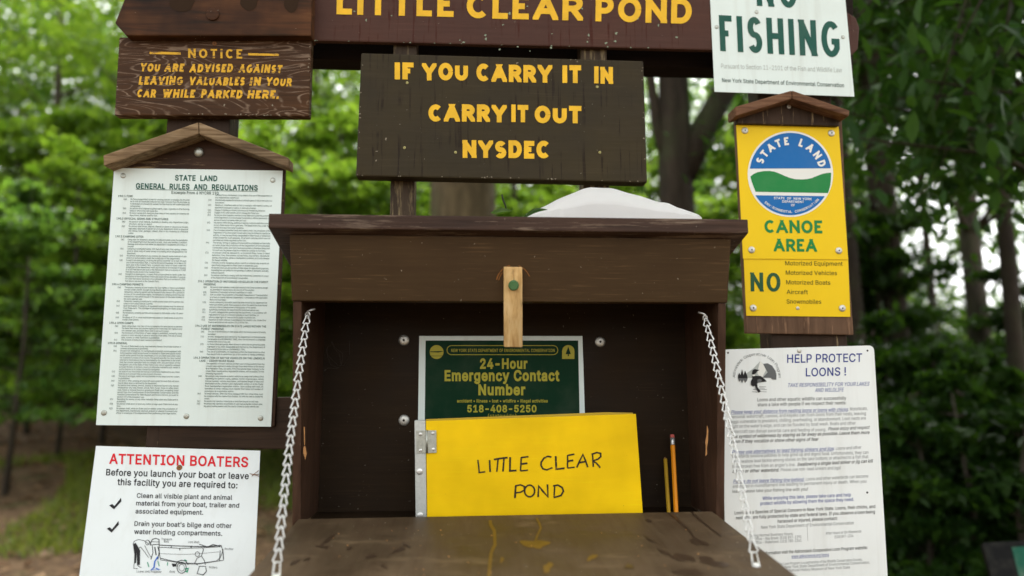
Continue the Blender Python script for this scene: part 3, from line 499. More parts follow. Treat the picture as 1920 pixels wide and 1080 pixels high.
# ================================================================== GROUND
def gz(x, y):
    k = 0.085 if x < 0 else 0.085 * max(0.12, 1 - x / 4)
    d = max(0.0, y - 4.6); z = k * (math.sqrt(d * d + 1) - 1) if d < 16 else k * (15 + (d - 16) * 0.2)
    return z + 0.03 * math.sin(x * 1.3 + y * 0.7) * min(1, max(0, y - 2) * 0.3) + 0.02 * math.sin(x * 2.9 - y * 2.1) * min(1, max(0, y - 2) * 0.3)
g = NT('forest floor')
n1 = g.noise(1.2, 5, 0.6); n2 = g.noise(14, 5, 0.7); n3 = g.noise(45, 3, 0.6)
c = g.ramp(n2, [(0.3, (0.022, 0.014, 0.008)), (0.45, (0.10, 0.06, 0.032)), (0.6, (0.19, 0.12, 0.065)), (0.75, (0.34, 0.23, 0.13))])
c = g.mix(g.ramp(n1, [(0.52, 0.0), (0.66, 0.7)]), c, g.ramp(n3, [(0.3, (0.025, 0.045, 0.01)), (0.7, (0.09, 0.11, 0.03))]))
g.bump(n2, 0.8, 0.03); M['ground'] = g.fin(c, 0.9, 0, 0.2)
g = NT('trodden dirt')
n2 = g.noise(9, 6, 0.7); n3 = g.noise(1.5, 3)
c = g.ramp(n2, [(0.3, (0.10, 0.062, 0.038)), (0.55, (0.22, 0.145, 0.09)), (0.75, (0.34, 0.25, 0.17))])
M['path'] = g.fin(c, 0.9, 0, 0.2)
def grid(name, xs, ys, lift, m):
    bm = bmesh.new(); V = [[bm.verts.new((x, y, gz(x, y) + lift)) for x in xs] for y in ys]
    for j in range(len(ys) - 1):
        for i in range(len(xs) - 1): bm.faces.new((V[j][i], V[j][i + 1], V[j + 1][i + 1], V[j + 1][i]))
    return tag(obj(name, bm, m, smooth=True), kind='structure')
xs = [-150, -80, -45, -30, -22] + [-16 + 0.5 * i for i in range(65)] + [22, 30, 45, 80, 150]
ys = [-60, -25, -10, -4] + [0.5 * i for i in range(60)] + [32, 38, 48, 70, 120, 200]
grid('ground', xs, ys, 0, M['ground'])
bm = bmesh.new(); N = 40
for i in range(N + 1):
    x = -14 + i * 0.42
    yc = 11.6 - 0.16 * (x + 7) + 0.25 * math.sin(x * 0.9)
    for yy in (-1.7, -0.9, 0, 0.9, 1.7):
        y = yc + yy + 0.12 * math.sin(x * 3 + yy); bm.verts.new((x, y, gz(x, y) + 0.008))
bm.verts.ensure_lookup_table()
for i in range(N):
    for j in range(4):
        a = i * 5 + j; bm.faces.new([bm.verts[k] for k in (a, a + 5, a + 6, a + 1)])
bmesh.ops.recalc_face_normals(bm, faces=bm.faces)
tag(obj('path', bm, M['path'], smooth=True), kind='structure')

# ================================================================== SIGN FRAME: posts, beam, rail
YB = 1.25                                   # back of the sign boards = front of the posts
fr = empty('sign_frame', (at(900, 700, YB).x, YB, 0), 'dark brown timber frame of posts, top beam and rail behind all the signs', 'sign frame')
def post(u0, u1, v_top, m, name='post', y=YB, th=0.05):
    a, b = at(u0, v_top, y), at(u1, v_top, y); bm = bmesh.new()
    box(bm, a.x, b.x, y, y + th, -0.05, a.z, 0, 0.003); return obj(name, bm, m, fr)
post(338, 452, -160, M['post']); post(738, 782, 60, M['post_worn']); post(1089, 1137, 70, M['post_worn']); post(1404, 1536, -160, M['post'])
a, b = at(560, 130, YB + 0.05), at(1600, 130, YB + 0.05)
bm = bmesh.new(); prism(bm, [at(u, v, YB + 0.0505) for u, v in ((350, 104), (1600, 134), (1600, -30), (350, -60))], (0, 0.05, 0), 0, 0.002); obj('beam', bm, M['beam'], fr)
for (u0, u1) in ((298, 742), (780, 1091), (1136, 1562)):
    bm = bmesh.new(); y = YB - 0.004 if u0 != 780 else YB
    v0 = 752 + (u0 - 510) * 0.001; prism(bm, [at(u0, 841, y), at(u1, 843, y), at(u1, 741, y), at(u0, 749, y)], (0, 0.02, 0), 0, 0.002)
    obj('rail', bm, M['rail'], fr)

# ================================================================== LITTLE CLEAR POND board
ts = empty('name_board', at(960, 85, 1.237), 'red brown wooden board with large yellow letters LITTLE CLEAR POND', 'sign')
yT = 1.237
board('board', [(585, 76), (1335, 93.5), (1597, 104), (1609, 92), (1612, 52), (1605, 33), (1588, 22), (1580, -70), (588, -95)], yT, 0.012, M['board_red'], ts, 0.003, ('lichen', 26, 34))
ik = Ink(VY(yT), 0.0006)
def z5(x, y): return (560 + x / 2.4, y / 2.4)
ik.caps('LITTLE', z5(170, 64), z5(697, 76), 47.5, 0.23, 0.2, 1.0, lean=0.02)
ik.done('lettering', M['ink_yellow'], ts); ik = Ink(VY(yT), 0.0006); ik.caps('CLEAR', z5(755, 81), z5(1277, 93), 47.5, 0.23, 0.17, 1.0, lean=0.02)
ik.done('lettering', M['ink_yellow'], ts); ik = Ink(VY(yT), 0.0006); ik.caps('POND', z5(1335, 95.5), z5(1768, 107.5), 47.5, 0.23, 0.17, 1.0, lean=0.02)
ik.done('lettering', M['ink_yellow'], ts)

# upper left weathered board and its recessed bolt
wb = empty('weathered_board', at(400, 66, 1.21), 'mottled dark wooden board with chamfered end above the NOTICE board', 'board')
board('board', [(236, 66.5), (583, 67), (586, -90), (244, -90), (244, -30), (215, 43)], 1.21, 0.04, M['board_weather'], wb, 0.003)
bm = bmesh.new(); disc_head(bm, at(399, 28, 1.21), (0, -1, 0), 0.0115, 0.003, 24, 0, 0); obj('plug', bm, M['board_weather'], wb)
for cx, cyy, rx, ry in ((341, 2, 24, 20), (467, -2, 17, 22), (546, 0, 14, 24)):
    ik = Ink(VY(1.21), 0.0005); ik.poly([(cx + rx * (1 + 0.08 * math.sin(5 * a)) * math.cos(a * 0.3), cyy + ry * math.sin(a * 0.3)) for a in range(21)]); ik.done('stain', M['blotch'], wb)

# ================================================================== NOTICE board
yN = 1.229
nb = empty('notice_board', at(398, 217, yN), 'brown grainy wooden board with worn yellow lettering NOTICE about valuables in parked cars', 'sign')
board('board', [(214, 216), (579, 218), (584, 69.5), (223, 69.5)], yN, 0.0205, M['board_notice'], nb, 0.003, ('chip_pale', 26, 2))
def z1(x, y): return (150 + x / 3.6, y / 3.6)
ik = Ink(VY(yN), 0.0006)
ik.line([z1(470, 356), z1(680, 361)], 4.6); ik.line([z1(1135, 366), z1(1343, 370)], 4.2)
ik.caps('NOTICE', z1(730, 390), z1(1095, 395), 17.2, 0.2, 0.3, 0.85)
for t_, a, b in (('YOU', (405, 483), (536, 484)), ('ARE', (568, 485), (698, 486)), ('ADVISED', (738, 487), (1028, 489)), ('AGAINST', (1070, 490), (1360, 493)),
                ('LEAVING', (395, 570), (690, 573)), ('VALUABLES', (735, 574), (1108, 578)), ('IN', (1143, 578), (1216, 579)), ('YOUR', (1254, 579), (1425, 581)),
                ('CAR', (383, 655), (508, 657)), ('WHILE', (555, 657), (772, 660)), ('PARKED', (815, 661), (1093, 664)), ('HERE.', (1128, 664), (1340, 667))):
    ik.caps(t_, z1(*a), z1(*b), 15.6, 0.285, 0.2, 1.0, slant=0.16, jit=0.06)
ik.done('lettering', M['ink_notice'], nb)
heads(nb, 'screw', [(402.5, 82)], VY(yN), 0.004, M['twig'], 0.0015, 0, True)

# ================================================================== IF YOU CARRY IT IN board
yC = 1.218
cb = empty('carry_out_board', at(940, 340, yC), 'dark brown board with yellow letters IF YOU CARRY IT IN CARRY IT OUT NYSDEC', 'sign')
board('board', [(667, 330), (1214, 342), (1206.5, 114), (677, 99)], yC, 0.031, M['board_dark'], cb, 0.003, ('chip_pale', 36, 8))
ik = Ink(VY(yC), 0.0006)
for t_, a, b, h in (('IF', (432, 356), (517, 358), 31.5), ('YOU', (556, 361), (762, 364), 32.5), ('CARRY', (800, 366), (1140, 372), 33), ('IT', (1187, 374), (1271, 375), 33), ('IN', (1330, 376), (1414, 377), 32),
                    ('CARRY', (584, 546), (935, 550), 32.5), ('IT', (957, 550), (1033, 551), 32.5), ('OUT', (1062, 553), (1272, 556), 32.5), ('NYSDEC', (738, 710), (1130, 714), 33)):
    if (t_, a[0]) in (('CARRY', 584), ('NYSDEC', 738)): ik.done('lettering', M['ink_yellow'], cb); ik = Ink(VY(yC), 0.0006)
    ik.caps(t_, z5(*a), z5(*b), h, 0.285, 0.13, 1.0, jit=0.03)
ik.done('lettering', M['ink_yellow'], cb)
heads(cb, 'screw', [z5(488, 373), z5(1343, 391), z5(476, 665), z5(1355, 686), z5(706, 686)], VY(yC), 0.0026, M['brass'], 0.0010, 0, True)

# ================================================================== left notice case: backing, gabled cap, rules sheet
yL = 1.238
lc = empty('rules_post_board', at(360, 800, yL), 'brown backing board under a grey weathered gabled cap carrying the rules sheet', 'notice backing')
board('backing', [(190, 794), (515, 800), (534, 316), (372, 240), (212, 312)], yL, 0.0115, M['backing'], lc, 0.002)
def cap_slab(name, q, y0, y1, m, parent):
    bm = bmesh.new(); prism(bm, [at(u, v, y0) for u, v in q], (0, y1 - y0, 0), 0, 0.0025); obj(name, bm, m, parent)
cap_slab('cap_board', [(372, 251), (371.6, 228.5), (193, 291), (194, 311)], 1.203, 1.2375, M['cap_grey'], lc)
cap_slab('cap_board', [(373, 251), (541, 314), (541.5, 296), (372.4, 228.5)], 1.203, 1.2375, M['cap_grey'], lc)
heads(lc, 'bolt', [(373.5, 286)], VY(yL), 0.0088, M['steel'], 0.006)

yS = yL - 0.0022
rs = empty('rules_sheet', at(350, 799, yS), 'white sheet headed STATE LAND GENERAL RULES AND REGULATIONS in two columns of small print', 'notice')
bm = bmesh.new(); RC = [(180, 797), (508, 800), (530, 320), (214, 315)]
sheet(bm, RC, VY(yS), 0.0015); obj('sheet', bm, M['white'], rs)
def rq(s_, t_):
    """point on the rules sheet, s across, t down"""
    x0, y0 = RC[3][0] + (RC[0][0] - RC[3][0]) * t_, RC[3][1] + (RC[0][1] - RC[3][1]) * t_
    x1, y1 = RC[2][0] + (RC[1][0] - RC[2][0]) * t_, RC[2][1] + (RC[1][1] - RC[2][1]) * t_
    return (x0 + (x1 - x0) * s_, y0 + (y1 - y0) * s_)
def z2(x, y): return (150 + x / 3.858, 280 + y / 3.858)
ik = Ink(VY(yS), 0.0005)
ik.text('STATE  LAND', z2(687, 224), z2(993, 229), 9.6, 0.034, lean=0.02)
ik.text('GENERAL  RULES  AND  REGULATIONS', z2(404, 283), z2(1285, 297), 9.6, 0.034, lean=0.02)
ik.line([z2(404, 289), z2(1285, 304)], 0.8)
ik.done('heading', M['ink_dkgreen'], rs)
ik = Ink(VY(yS), 0.0005)
ik.text('Excerpts From 6 NYCRR 190', z2(662, 321), z2(1003, 328), 5.2, 0.018)
LEFTC = [('h', '190.1 FIRE'), ('a', "No fires are permitted except for cooking, warmth or smudge. No fire shall be lit until all flammable material has been removed from its perimeter as is necessary to prevent its spread. No fire shall be left unattended until extinguished."),
 ('b', "No person shall deposit a lighted match, cigar, cigarette or other burning tobacco where they will cause fire."), ('c', "No wood, except from dead and down trees or from supplies furnished by the department, shall be used for fuel."),
 ('h', '190.2 OFFICIAL SIGNS AND STRUCTURES'), ('a', "No person shall deface, mutilate or destroy any department sign, structure, barrier or object."), ('b', "No person shall throw, deposit, dispose or place or cause to be thrown, deposited, disposed or placed on or in any department lands or structure any refuse, trash, garbage, rubbish, litter or any nauseous or offensive matter."),
 ('h', '190.3 CAMPING SITES'), ('a', "Camp sites for temporary camping and adjacent lands under the jurisdiction of the department must be kept in a neat, clean and sanitary condition. Garbage and refuse must either be deposited in receptacles provided, or removed."),
 ('b', "Camping is prohibited within 150 feet of any road, trail, spring, stream, pond or other body of water except at camping areas designated by the department."), ('c', "No person shall pollute in any manner nor deposit waste material of any kind in or on the waters under the jurisdiction of the department."),
 ('d', "Except in an emergency, or during the period December 15 to April 30 each year in the Adirondack Park, or during the period December 15 to March 21 each year in the Catskill Park, no person may camp on lands under the jurisdiction of the department which are located at an elevation in excess of 4,000 feet above sea level in the Adirondack Park or in excess of 3,500 feet above sea level in the Catskill Park."),
 ('e', "Except in an emergency, no open fires are permitted on lands under the jurisdiction of the department which are located at an elevation in excess of 4,000 feet above sea level in the Adirondack Park or in excess of 3,500 feet above sea level in the Catskill Park."),
 ('h', '190.4 CAMPING PERMITS'), ('a', "Temporary camping at one location for four nights or more is prohibited except under permit. Except during the big game hunting season, no temporary camping permit will be issued to any person for a period in excess of 14 consecutive nights. No temporary camping permit may be renewed or a new permit issued to the same person for the same location in the same calendar year."),
 ('b', "Temporary camping is restricted to certain posted areas and no person may camp in such areas without a permit."), ('c', "Upon termination of camping, all equipment and supplies must be removed from State land. The storage of personal property on State lands is prohibited."),
 ('d', "No temporary camping permits will be issued to individuals under 18 years of age."), ('e', "No group of 10 or more individuals may camp on State lands at any time except under permit."),
 ('h', '190.6 OPEN CAMPS'), ('a', "Open camps (lean-tos) may not be occupied by the same person or persons for more than three successive nights or for more than ten nights in any one calendar year, provided others wish to use such camps."),
 ('b', "The enclosure of the fronts of open camps is prohibited, except by tying canvas or nylon securely in place or erecting snow walls. The use of wood, nails, screws or other fasteners is prohibited."), ('c', "The erection of tents in open camps is prohibited."),
 ('h', '190.8 GENERAL'), ('a', "The use of State lands or any improvements thereon for private revenue or commercial purposes is prohibited."), ('b', "Except in an emergency, no mechanically propelled vessel equipped with living quarters shall be anchored or moored to State land above water except under permit from the department, or on any State land under water for a period in excess of 24 hours. The permit and the 24-hour period referred to hereinabove may be terminated by the department in the event that the vessel operator fails to comply with any provision of the Navigation Law of the State of New York or any rule or regulation adopted pursuant thereto, or anchors, moors, or otherwise maintains such vessel in such a manner as to create a hazard to navigation."),
 ('c', "No boat of any kind shall be tied up or otherwise fastened to any State dock so as to prevent free access to such structure."), ('d', "The use of whirligigs, aerial, and merchandise on any beach and any waters is prohibited."), ('e', "Any tent or other camping structure left unoccupied for more than 48 hours may be taken down or removed by the department."),
 ('g', "No person shall deface, remove, destroy or otherwise injure in any manner whatsoever any tree, flower, shrub, fern, fungi, moss or other plant, rock, fossil or mineral found or growing on State land, excepting under permit from the Commissioner of Environmental Conservation and the Assistant Commissioner for State Museum and Science Service, pursuant to section 233 of the Education Law."),
 ('h_', "Gambling for money or any other valuable thing upon any State land is prohibited."), ('i', "No person shall erect or post any notice or sign upon State land at any time."), ('j', "No person shall, while on State land or waters under the jurisdiction of the department, intentionally obstruct, prevent or attempt to prevent any officer or employee of the department from performing their legal duties.")]
RIGHTC = [('', "directed force, interference, or by means of an act of the department or any independently unlawful act."), ('2', "Intentionally expose the private or intimate parts of his or her body in a lewd manner."), ('3', "Obstruct, interfere with or fail to comply with lawful orders of department employees or agents, or seize use of camps."), ('4', "Engage in fighting or violent, tumultuous or threatening behavior."), ('5', "Engage in any other activity which violates the Penal Law."),
 ('k', "No person shall operate a vehicle on any State land under the jurisdiction of the Department of Environmental Conservation, without permission, or in excess of posted or twenty miles per hour."), ('l', "No person while driving, parking or leaving a vehicle shall block access on any State truck trail or gate area. The department may order such vehicle removed at the owner's expense."), ('m', "Use of certain controlled lands and waters under the jurisdiction of the Department of Environmental Conservation may be limited to a particular activity, or may be specifically designated in either forest or wilderness areas posted for such purpose. All of such vehicles which are not permitted are hereby regulated by Part 196."),
 ('n', "The racing, driving or leaping of horses will be prohibited on foot trails on lands under the jurisdiction of the Department of Environmental Conservation unless such trails have been posted or otherwise designated for such use. No person shall tie or tether any animal to live trees."), ('1', "no person shall be allowed in, or to permit fires, noise or lewd behaviour, fires, firecrackers, pyrotechnics, dog trainers, educational devices, merchandise, games or headquarters containers, and lands managed for forest wildlife."), ('2', "Fireworks or other dangerous articles used in an unlawful way on lands are specifically designated to either forest or wilderness uses."), ('o', "No person shall use any portion of State lands for agricultural purposes, including but not limited to the grazing of cattle or domestic animals, without a permit."), ('p', "No person shall fail to comply with the instructions contained on a sign of the Department of Environmental Conservation."),
 ('h', '196.1 OPERATION OF MOTORIZED VEHICLES IN THE FOREST'), ('h+', 'PRESERVE'), ('a', "No person shall operate a motorized vehicle in the forest preserve except as permitted in subdivisions (b) and (c) of this section."), ('b', "Operation of motorized vehicles is permitted on roads:"), ('1', "that are under the jurisdiction of the State Department of Transportation or a town or county highway department, in accordance with applicable State and local laws;"), ('2', "where a temporary revocable permit has been issued by the department for motorized vehicle use by those persons to whom the permit has been issued and only in the accomplishment of the purpose of the permit;"), ('3', "specifically marked by the department for motorized vehicle use;"), ('4', "on public campgrounds operated by the department, in accordance with regulations for use of motorized vehicles on such facilities; or"), ('5', "where a legal right-of-way exists for public or private use."), ('c', "Operation of motor vehicles is permitted on the Limekiln Lake-Cedar River Road in accordance with section 196.3 of this Part."),
 ('h', '196.2 USE OF SNOWMOBILES ON STATE LANDS WITHIN THE'), ('h+', 'FOREST PRESERVE'), ('a', "The use of snowmobiles on State lands within the forest preserve is hereby permitted:"), ('1', "on trails designated and marked by the Department of Environmental Conservation as a SNOWMOBILE TRAIL, when the trail involved is completely covered with snow or ice; and"), ('2', "on frozen lakes and ponds, when access to same may be gained by public highways or by trails designated and marked by the Department of Environmental Conservation as a SNOWMOBILE TRAIL."), ('b', "The use of snowmobiles on State lands within the forest preserve other than as set forth in subdivision (a) of this section is hereby prohibited."),
 ('h', '196.3 OPERATION OF MOTOR VEHICLES ON THE LIMEKILN'), ('h+', 'LAKE - CEDAR RIVER ROAD'), ('', "The operation of motor vehicles on that road running easterly from the Limekiln Lake registration station through State lands known as the Moose River Recreation Area, and lands of the International Paper Company to the Cedar River headquarters registration station, will be subject to the following regulations:"), ('a', "No person may operate a motor vehicle on said road without first registering the operator's name, address, number of passengers, vehicle license number, vehicle description, anticipated length of stay and destination at the Limekiln Lake registration station or at the Cedar River headquarters registration station. Upon exiting said road, all operators of motor vehicles must register their name and number of passengers at a registration station."), ('b', "All motor vehicles, other than those equipped with four-wheel drive, must be equipped with tire chains from October 1st until the road is closed for winter."), ('c', "No person may operate a motorcycle or motorized bicycle on said road."), ('d', "No person may operate a snowmobile on said road during the northern zone big game hunting season until the road is closed to motor vehicle use.")]
def column(items, s0, s1, t0, t1):
    lines = []
    for k, tx in items:
        if k in ('h', 'h+'): lines.append((k, tx)); continue
        words, cur = tx.split(), ''
        first = True
        for wd in words:
            if len(cur) + len(wd) + 1 > 74: lines.append(('p' + (k if first else ''), cur)); cur = wd; first = False
            else: cur = (cur + ' ' + wd).strip()
        lines.append(('e' + (k if first else ''), cur))
    tot = sum(1.75 if k == 'h' else 1.0 for k, _ in lines); dt = (t1 - t0) / tot; t = t0; W = s1 - s0
    for k, tx in lines:
        t += dt * (1.55 if k == 'h' else 1.0)
        if k == 'h': ik.text(tx, rq(s0, t), rq(s0 + min(W, len(tx) * 0.0087), t), 3.6, 0.012, lean=0.05, res=1, mi=1); t += dt * 0.2; continue
        if k == 'h+': ik.text(tx, rq(s0 + 0.035, t), rq(s0 + 0.035 + len(tx) * 0.0087, t), 3.6, 0.012, lean=0.05, res=1, mi=1); continue
        n = len(tx); full = k[0] == 'p'
        if len(k) > 1: ik.text('(' + k[1] + ')', rq(s0 + 0.035, t), rq(s0 + 0.052, t), 2.9, 0.008, lean=0.05, res=1)
        ik.text(tx, rq(s0 + 0.075, t), rq(s1 if full else s0 + 0.075 + (W - 0.075) * min(1, n / 74), t), 2.9, 0.008, lean=0.05, res=1)
column(LEFTC, 0.035, 0.46, 0.098, 0.955)
column(RIGHTC, 0.535, 0.945, 0.092, 0.925)
ik.done('body_text', [M['ink_rule2'], M['ink_rule']], rs)
heads(rs, 'nail_head', [(231, 329.5), (511.5, 338), (195, 774), (349.5, 780.5), (488.5, 784)], VY(yS), 0.0048, M['steel'], 0.0016)

# ================================================================== ATTENTION BOATERS sign (its foot leans forward)
pa, pb_ = at(330, 840, 1.205), at(330, 1060, 1.135)
nrm = Vector((1, 0, 0)).cross(pb_ - pa).normalized()
if nrm.y > 0: nrm = -nrm
PA = Plane(pa, nrm)
bs = empty('boater_sign', PA.at(330, 1150), 'white sign with red heading ATTENTION BOATERS, check marks and a boat drawing', 'sign')
bm = bmesh.new(); sheet(bm, [(133, 1200), (471, 1205), (488, 845), (180, 836)], PA, 0.0015); obj('sheet', bm, M['white_boat'], bs)
def z4(x, y): return (130 + x / 3.858, 800 + y / 3.858)
ik = Ink(PA, 0.0005); ik.text('ATTENTION BOATERS', z4(287, 266), z4(1292, 291), 18, 0.028, lean=0.04); ik.done('heading', M['ink_red'], bs)
ik = Ink(PA, 0.0005)
for t_, a, b, h in (('Before you launch your boat or leave', (265, 351), (1297, 379), 11.6), ('this facility you are required to:', (347, 421), (1215, 446), 11.6)):
    ik.text(t_, z4(*a), z4(*b), h, 0.02, lean=0.06)
for t_, a, b in (('Clean all visible plant and animal', (487, 514), (1177, 529)), ('material from your boat, trailer and', (482, 569), (1227, 586)), ('associated equipment.', (478, 627), (968, 637)),
                 ("Drain your boat's bilge and other", (470, 717), (1173, 733)), ('water holding compartments.', (468, 775), (1105, 789))):
    ik.text(t_, z4(*a), z4(*b), 8.6, 0.014, lean=0.07)
for dx, dy in ((0, 0), (-18, 168)):
    pts = [(288, 570), (310, 559), (326, 574), (374, 514), (376, 541), (323, 598)]
    ik.poly([z4(x + dx, y + dy) for x, y in (pts[0], pts[1], pts[2], pts[5])]); ik.poly([z4(x + dx, y + dy) for x, y in (pts[2], pts[3], pts[4], pts[5])])
ik.done('body_text', M['ink_black'], bs)
ik = Ink(PA, 0.0005)
for t_, a, b in (('Transom', (665, 820), (742, 822)), ('Well', (683, 838), (720, 839)), ('Live Well', (860, 841), (940, 843)), ('Anchor', (1122, 890), (1187, 893)), ('Rollers', (1012, 1024), (1070, 1026)), ('Lower Unit Propeller', (487, 1054), (667, 1057)), ('Axle', (723, 1055), (763, 1056))):
    ik.text(t_, z4(*a), z4(*b), 4.0, 0.008, res=1, mi=1)
L = lambda pts, wd=0.9, mi=0, closed=False: ik.line([z4(*p) for p in pts], wd, mi=mi, closed=closed)
L([(648, 856), (760, 862), (900, 866), (1000, 868), (1098, 858)], 1.6); L([(648, 872), (800, 880), (960, 876), (1102, 868)], 1.1)
L([(1098, 858), (1110, 900), (1090, 950), (1062, 972), (930, 990), (800, 984), (660, 964), (652, 920), (648, 856)], 1.0)
L([(655, 918), (800, 924), (900, 922), (1085, 905)], 0.6); L([(1110, 885), (1115, 962)], 1.4); L([(1092, 895), (1085, 968)], 1.2); L([(940, 850), (1000, 870), (1040, 852), (1090, 866)], 1.4)
L([(660, 952), (730, 968), (820, 985)], 1.3); L([(790, 990), (930, 994), (1116, 966)], 1.0); L([(735, 868), (740, 872)], 2.5); L([(878, 868), (884, 872)], 2.5); L([(797, 880), (800, 895)], 1.4)
L(E(812, 1020, 33, 40, 0, 360, 22)[:-1], 1.3, 0, True); L(E(812, 1020, 20, 25, 0, 360, 18)[:-1], 0.8, 0, True); L(E(812, 1022, 44, 52, 20, 165, 14), 0.01)
L([(768, 1002), (785, 975), (812, 966), (842, 972), (860, 1000)], 1.5); ik.poly([z4(740, 990), z4(772, 992), z4(776, 1010), z4(748, 1014)])
L([(585, 850), (600, 815), (625, 808), (648, 815), (650, 850), (585, 856)], 1.3, 0, True); L([(590, 832), (648, 834)], 0.9); L([(600, 860), (605, 910), (590, 960)], 1.3); L([(640, 868), (650, 905), (640, 960)], 1.6); L([(618, 870), (628, 930)], 2.0)
L([(460, 850), (470, 828), (500, 816), (540, 824), (575, 850)], 1.0); L([(575, 822), (590, 850)], 1.0); L(E(565, 838, 14, 18, 0, 360, 12)[:-1], 0.9, 0, True); L([(545, 860), (570, 910), (590, 945)], 0.9); L([(500, 880), (515, 870), (540, 900), (575, 950)], 0.9)
ik.poly([z4(460, 850), z4(480, 840), z4(512, 895), z4(510, 1000), z4(490, 1000), z4(487, 900), z4(482, 985), z4(468, 990), z4(470, 920)])
L([(468, 990), (466, 1025), (495, 1028)], 1.0); L([(490, 1000), (512, 1018), (522, 1016)], 1.0)
L(E(926, 922, 16, 17, 0, 360, 14)[:-1], 1.0, 0, True); L([(905, 990), (925, 950), (955, 935), (975, 965), (985, 1000)], 1.1); L([(955, 935), (970, 890), (965, 878)], 1.2); L([(925, 1060), (940, 1010), (985, 1010), (992, 1045), (965, 1075)], 1.2); L([(905, 990), (930, 1000)], 1.0); L([(922, 1062), (970, 1072), (990, 1048)], 1.4)
L([(640, 940), (618, 975), (612, 1020), (590, 1036), (655, 1034), (625, 1024)], 2.4, 2); L([(565, 980), (575, 1015)], 1.8, 3); L([(640, 970), (650, 1010)], 1.5, 3); L([(835, 1030), (860, 1025), (852, 1050), (838, 1045)], 2.4, 3); L([(712, 980), (708, 1005)], 1.5, 3); L([(832, 962), (850, 972)], 1.8, 3)
ik.done('boat_drawing', [M['ink_black'], M['ink_grey'], M['paint_blue'], M['paint_teal']], bs)
heads(bs, 'screw', [(336.5, 877)], PA, 0.0045, M['rust'], 0.0012, 0, True)
tw = bmesh.new()
for q in ([(468, 888), (476, 890), (486, 889)], [(472, 893), (480, 886), (485, 882)], [(474, 889), (486, 893)]):
    tube(tw, [PA.at(u, v, 0.002) for u, v in q], 0.0005, 5)
tag(obj('twig', tw, M['twig']), 'thin dry twig caught on the right edge of the boater sign', 'twig')

# ================================================================== NO FISHING sign
yF = yT - 0.002
nf = empty('no_fishing_sign', at(1470, 180, yF), 'white sign with large dark green letters NO FISHING nailed on the name board', 'sign')
bm = bmesh.new(); sheet(bm, [(1340, 172), (1602, 181), (1575, -110), (1326, -115)], VY(yF), 0.0012); obj('sheet', bm, M['white'], nf)
def z8(x, y): return (1300 + x / 4.5, y / 4.5)
ik = Ink(VY(yF), 0.0005)
ik.caps('FISHING', z8(228, 430), z8(1240, 485), 67.5, 0.165, 0.145, 0.62, lean=-0.045)
ik.caps('NO', z8(537, 48), z8(882, 70), 67.5, 0.165, 0.17, 0.62, lean=-0.045)
ik.done('heading', M['ink_dkgreen'], nf)
ik = Ink(VY(yF), 0.0005)
ik.text('Pursuant to Section 11-2101 of the Fish and Wildlife Law', z8(235, 575), z8(1255, 610), 8.6, 0.0, lean=-0.05, mi=0)
ik.done('body_text', [M['ink_pale']], nf); ik = Ink(VY(yF), 0.0005)
ik.text('New York State Department of Environmental Conservation', z8(243, 692), z8(1272, 736), 7.4, 0.008, lean=-0.06, mi=1)
ik.done('body_text', [M['ink_pale'], M['ink_rule']], nf)
heads(nf, 'nail_head', [(1343.5, 50.5), (1580.5, 69.5), (1418.5, 22.5)], VY(yF), 0.004, M['steel'], 0.0015)

# ================================================================== right notice case with the yellow plates
yR = 1.238
rc = empty('canoe_post_board', at(1500, 626, yR), 'reddish backing board under a small reddish gabled cap carrying the yellow plates', 'notice backing')
board('backing', [(1399.5, 625), (1601, 628), (1590, 470), (1579, 225), (1486, 182), (1379, 224)], yR, 0.0115, M['backing_red'], rc, 0.002)
cap_slab('cap_board', [(1485, 185), (1484.6, 169), (1378, 200), (1379.5, 217.5)], 1.199, 1.2375, M['cap_red'], rc)
cap_slab('cap_board', [(1486, 185), (1592, 218), (1593.5, 207), (1485.4, 169)], 1.199, 1.2375, M['cap_red'], rc)
bm = bmesh.new(); prism(bm, [at(u, v, yR - 0.012) for u, v in ((1382, 231), (1573, 236), (1574, 214), (1487, 184), (1384, 216))], (0, 0.0115, 0), 0, 0.001); obj('gable_board', bm, M['post'], rc)
heads(rc, 'screw', [(1479, 200)], VY(yR - 0.012), 0.004, M['washer'], 0.0015, 0, True)
yY = yR - 0.0035
cs = empty('canoe_area_sign', at(1490, 486, yY), 'yellow plate reading CANOE AREA below a round blue and green state land emblem', 'sign')
bm = bmesh.new(); sheet(bm, [(1393.5, 485), (1590.5, 486.5), (1572.5, 237.5), (1380.5, 232)], VY(yY), 0.0012); obj('plate', bm, M['yellow'], cs)
def z9(x, y): return (1330 + x / 4, 150 + y / 4)
def za(x, y): return (1350 + x / 4, 390 + y / 4)
ik = Ink(VY(yY), 0.0005)
ik.caps('CANOE', za(336, 186), za(768, 190), 24.2, 0.215, 0.14, 1.0, lean=-0.03); ik.caps('AREA', za(405, 325), za(727, 328), 23.8, 0.215, 0.14, 0.95, lean=-0.03)
ik.done('lettering', M['ink_green'], cs)
ik = Ink(VY(yY), 0.0004)
cx0, cy0 = z9(608, 705)
circ = lambda rx, ry, a0=0, a1=360, n=56: [(cx0 + rx * math.cos(R(a0 + (a1 - a0) * i / n)), cy0 - ry * math.sin(R(a0 + (a1 - a0) * i / n))) for i in range(n + (0 if a1 - a0 == 360 else 1))]
ik.poly(circ(80.2, 80.6))
ik.poly(circ(76.6, 77.2, 8.0, 172.5), 1, 1)
top = [(308, 724), (330, 706), (360, 692), (405, 683), (450, 682), (490, 688), (530, 703), (565, 719), (600, 733), (640, 743), (690, 746), (735, 743), (770, 735), (810, 718), (850, 703), (880, 697), (914, 695)]
bot = circ(76.6, 77.2, 206.8, 332.5, 2); lowL, lowR = (347, 838), (890, 848)
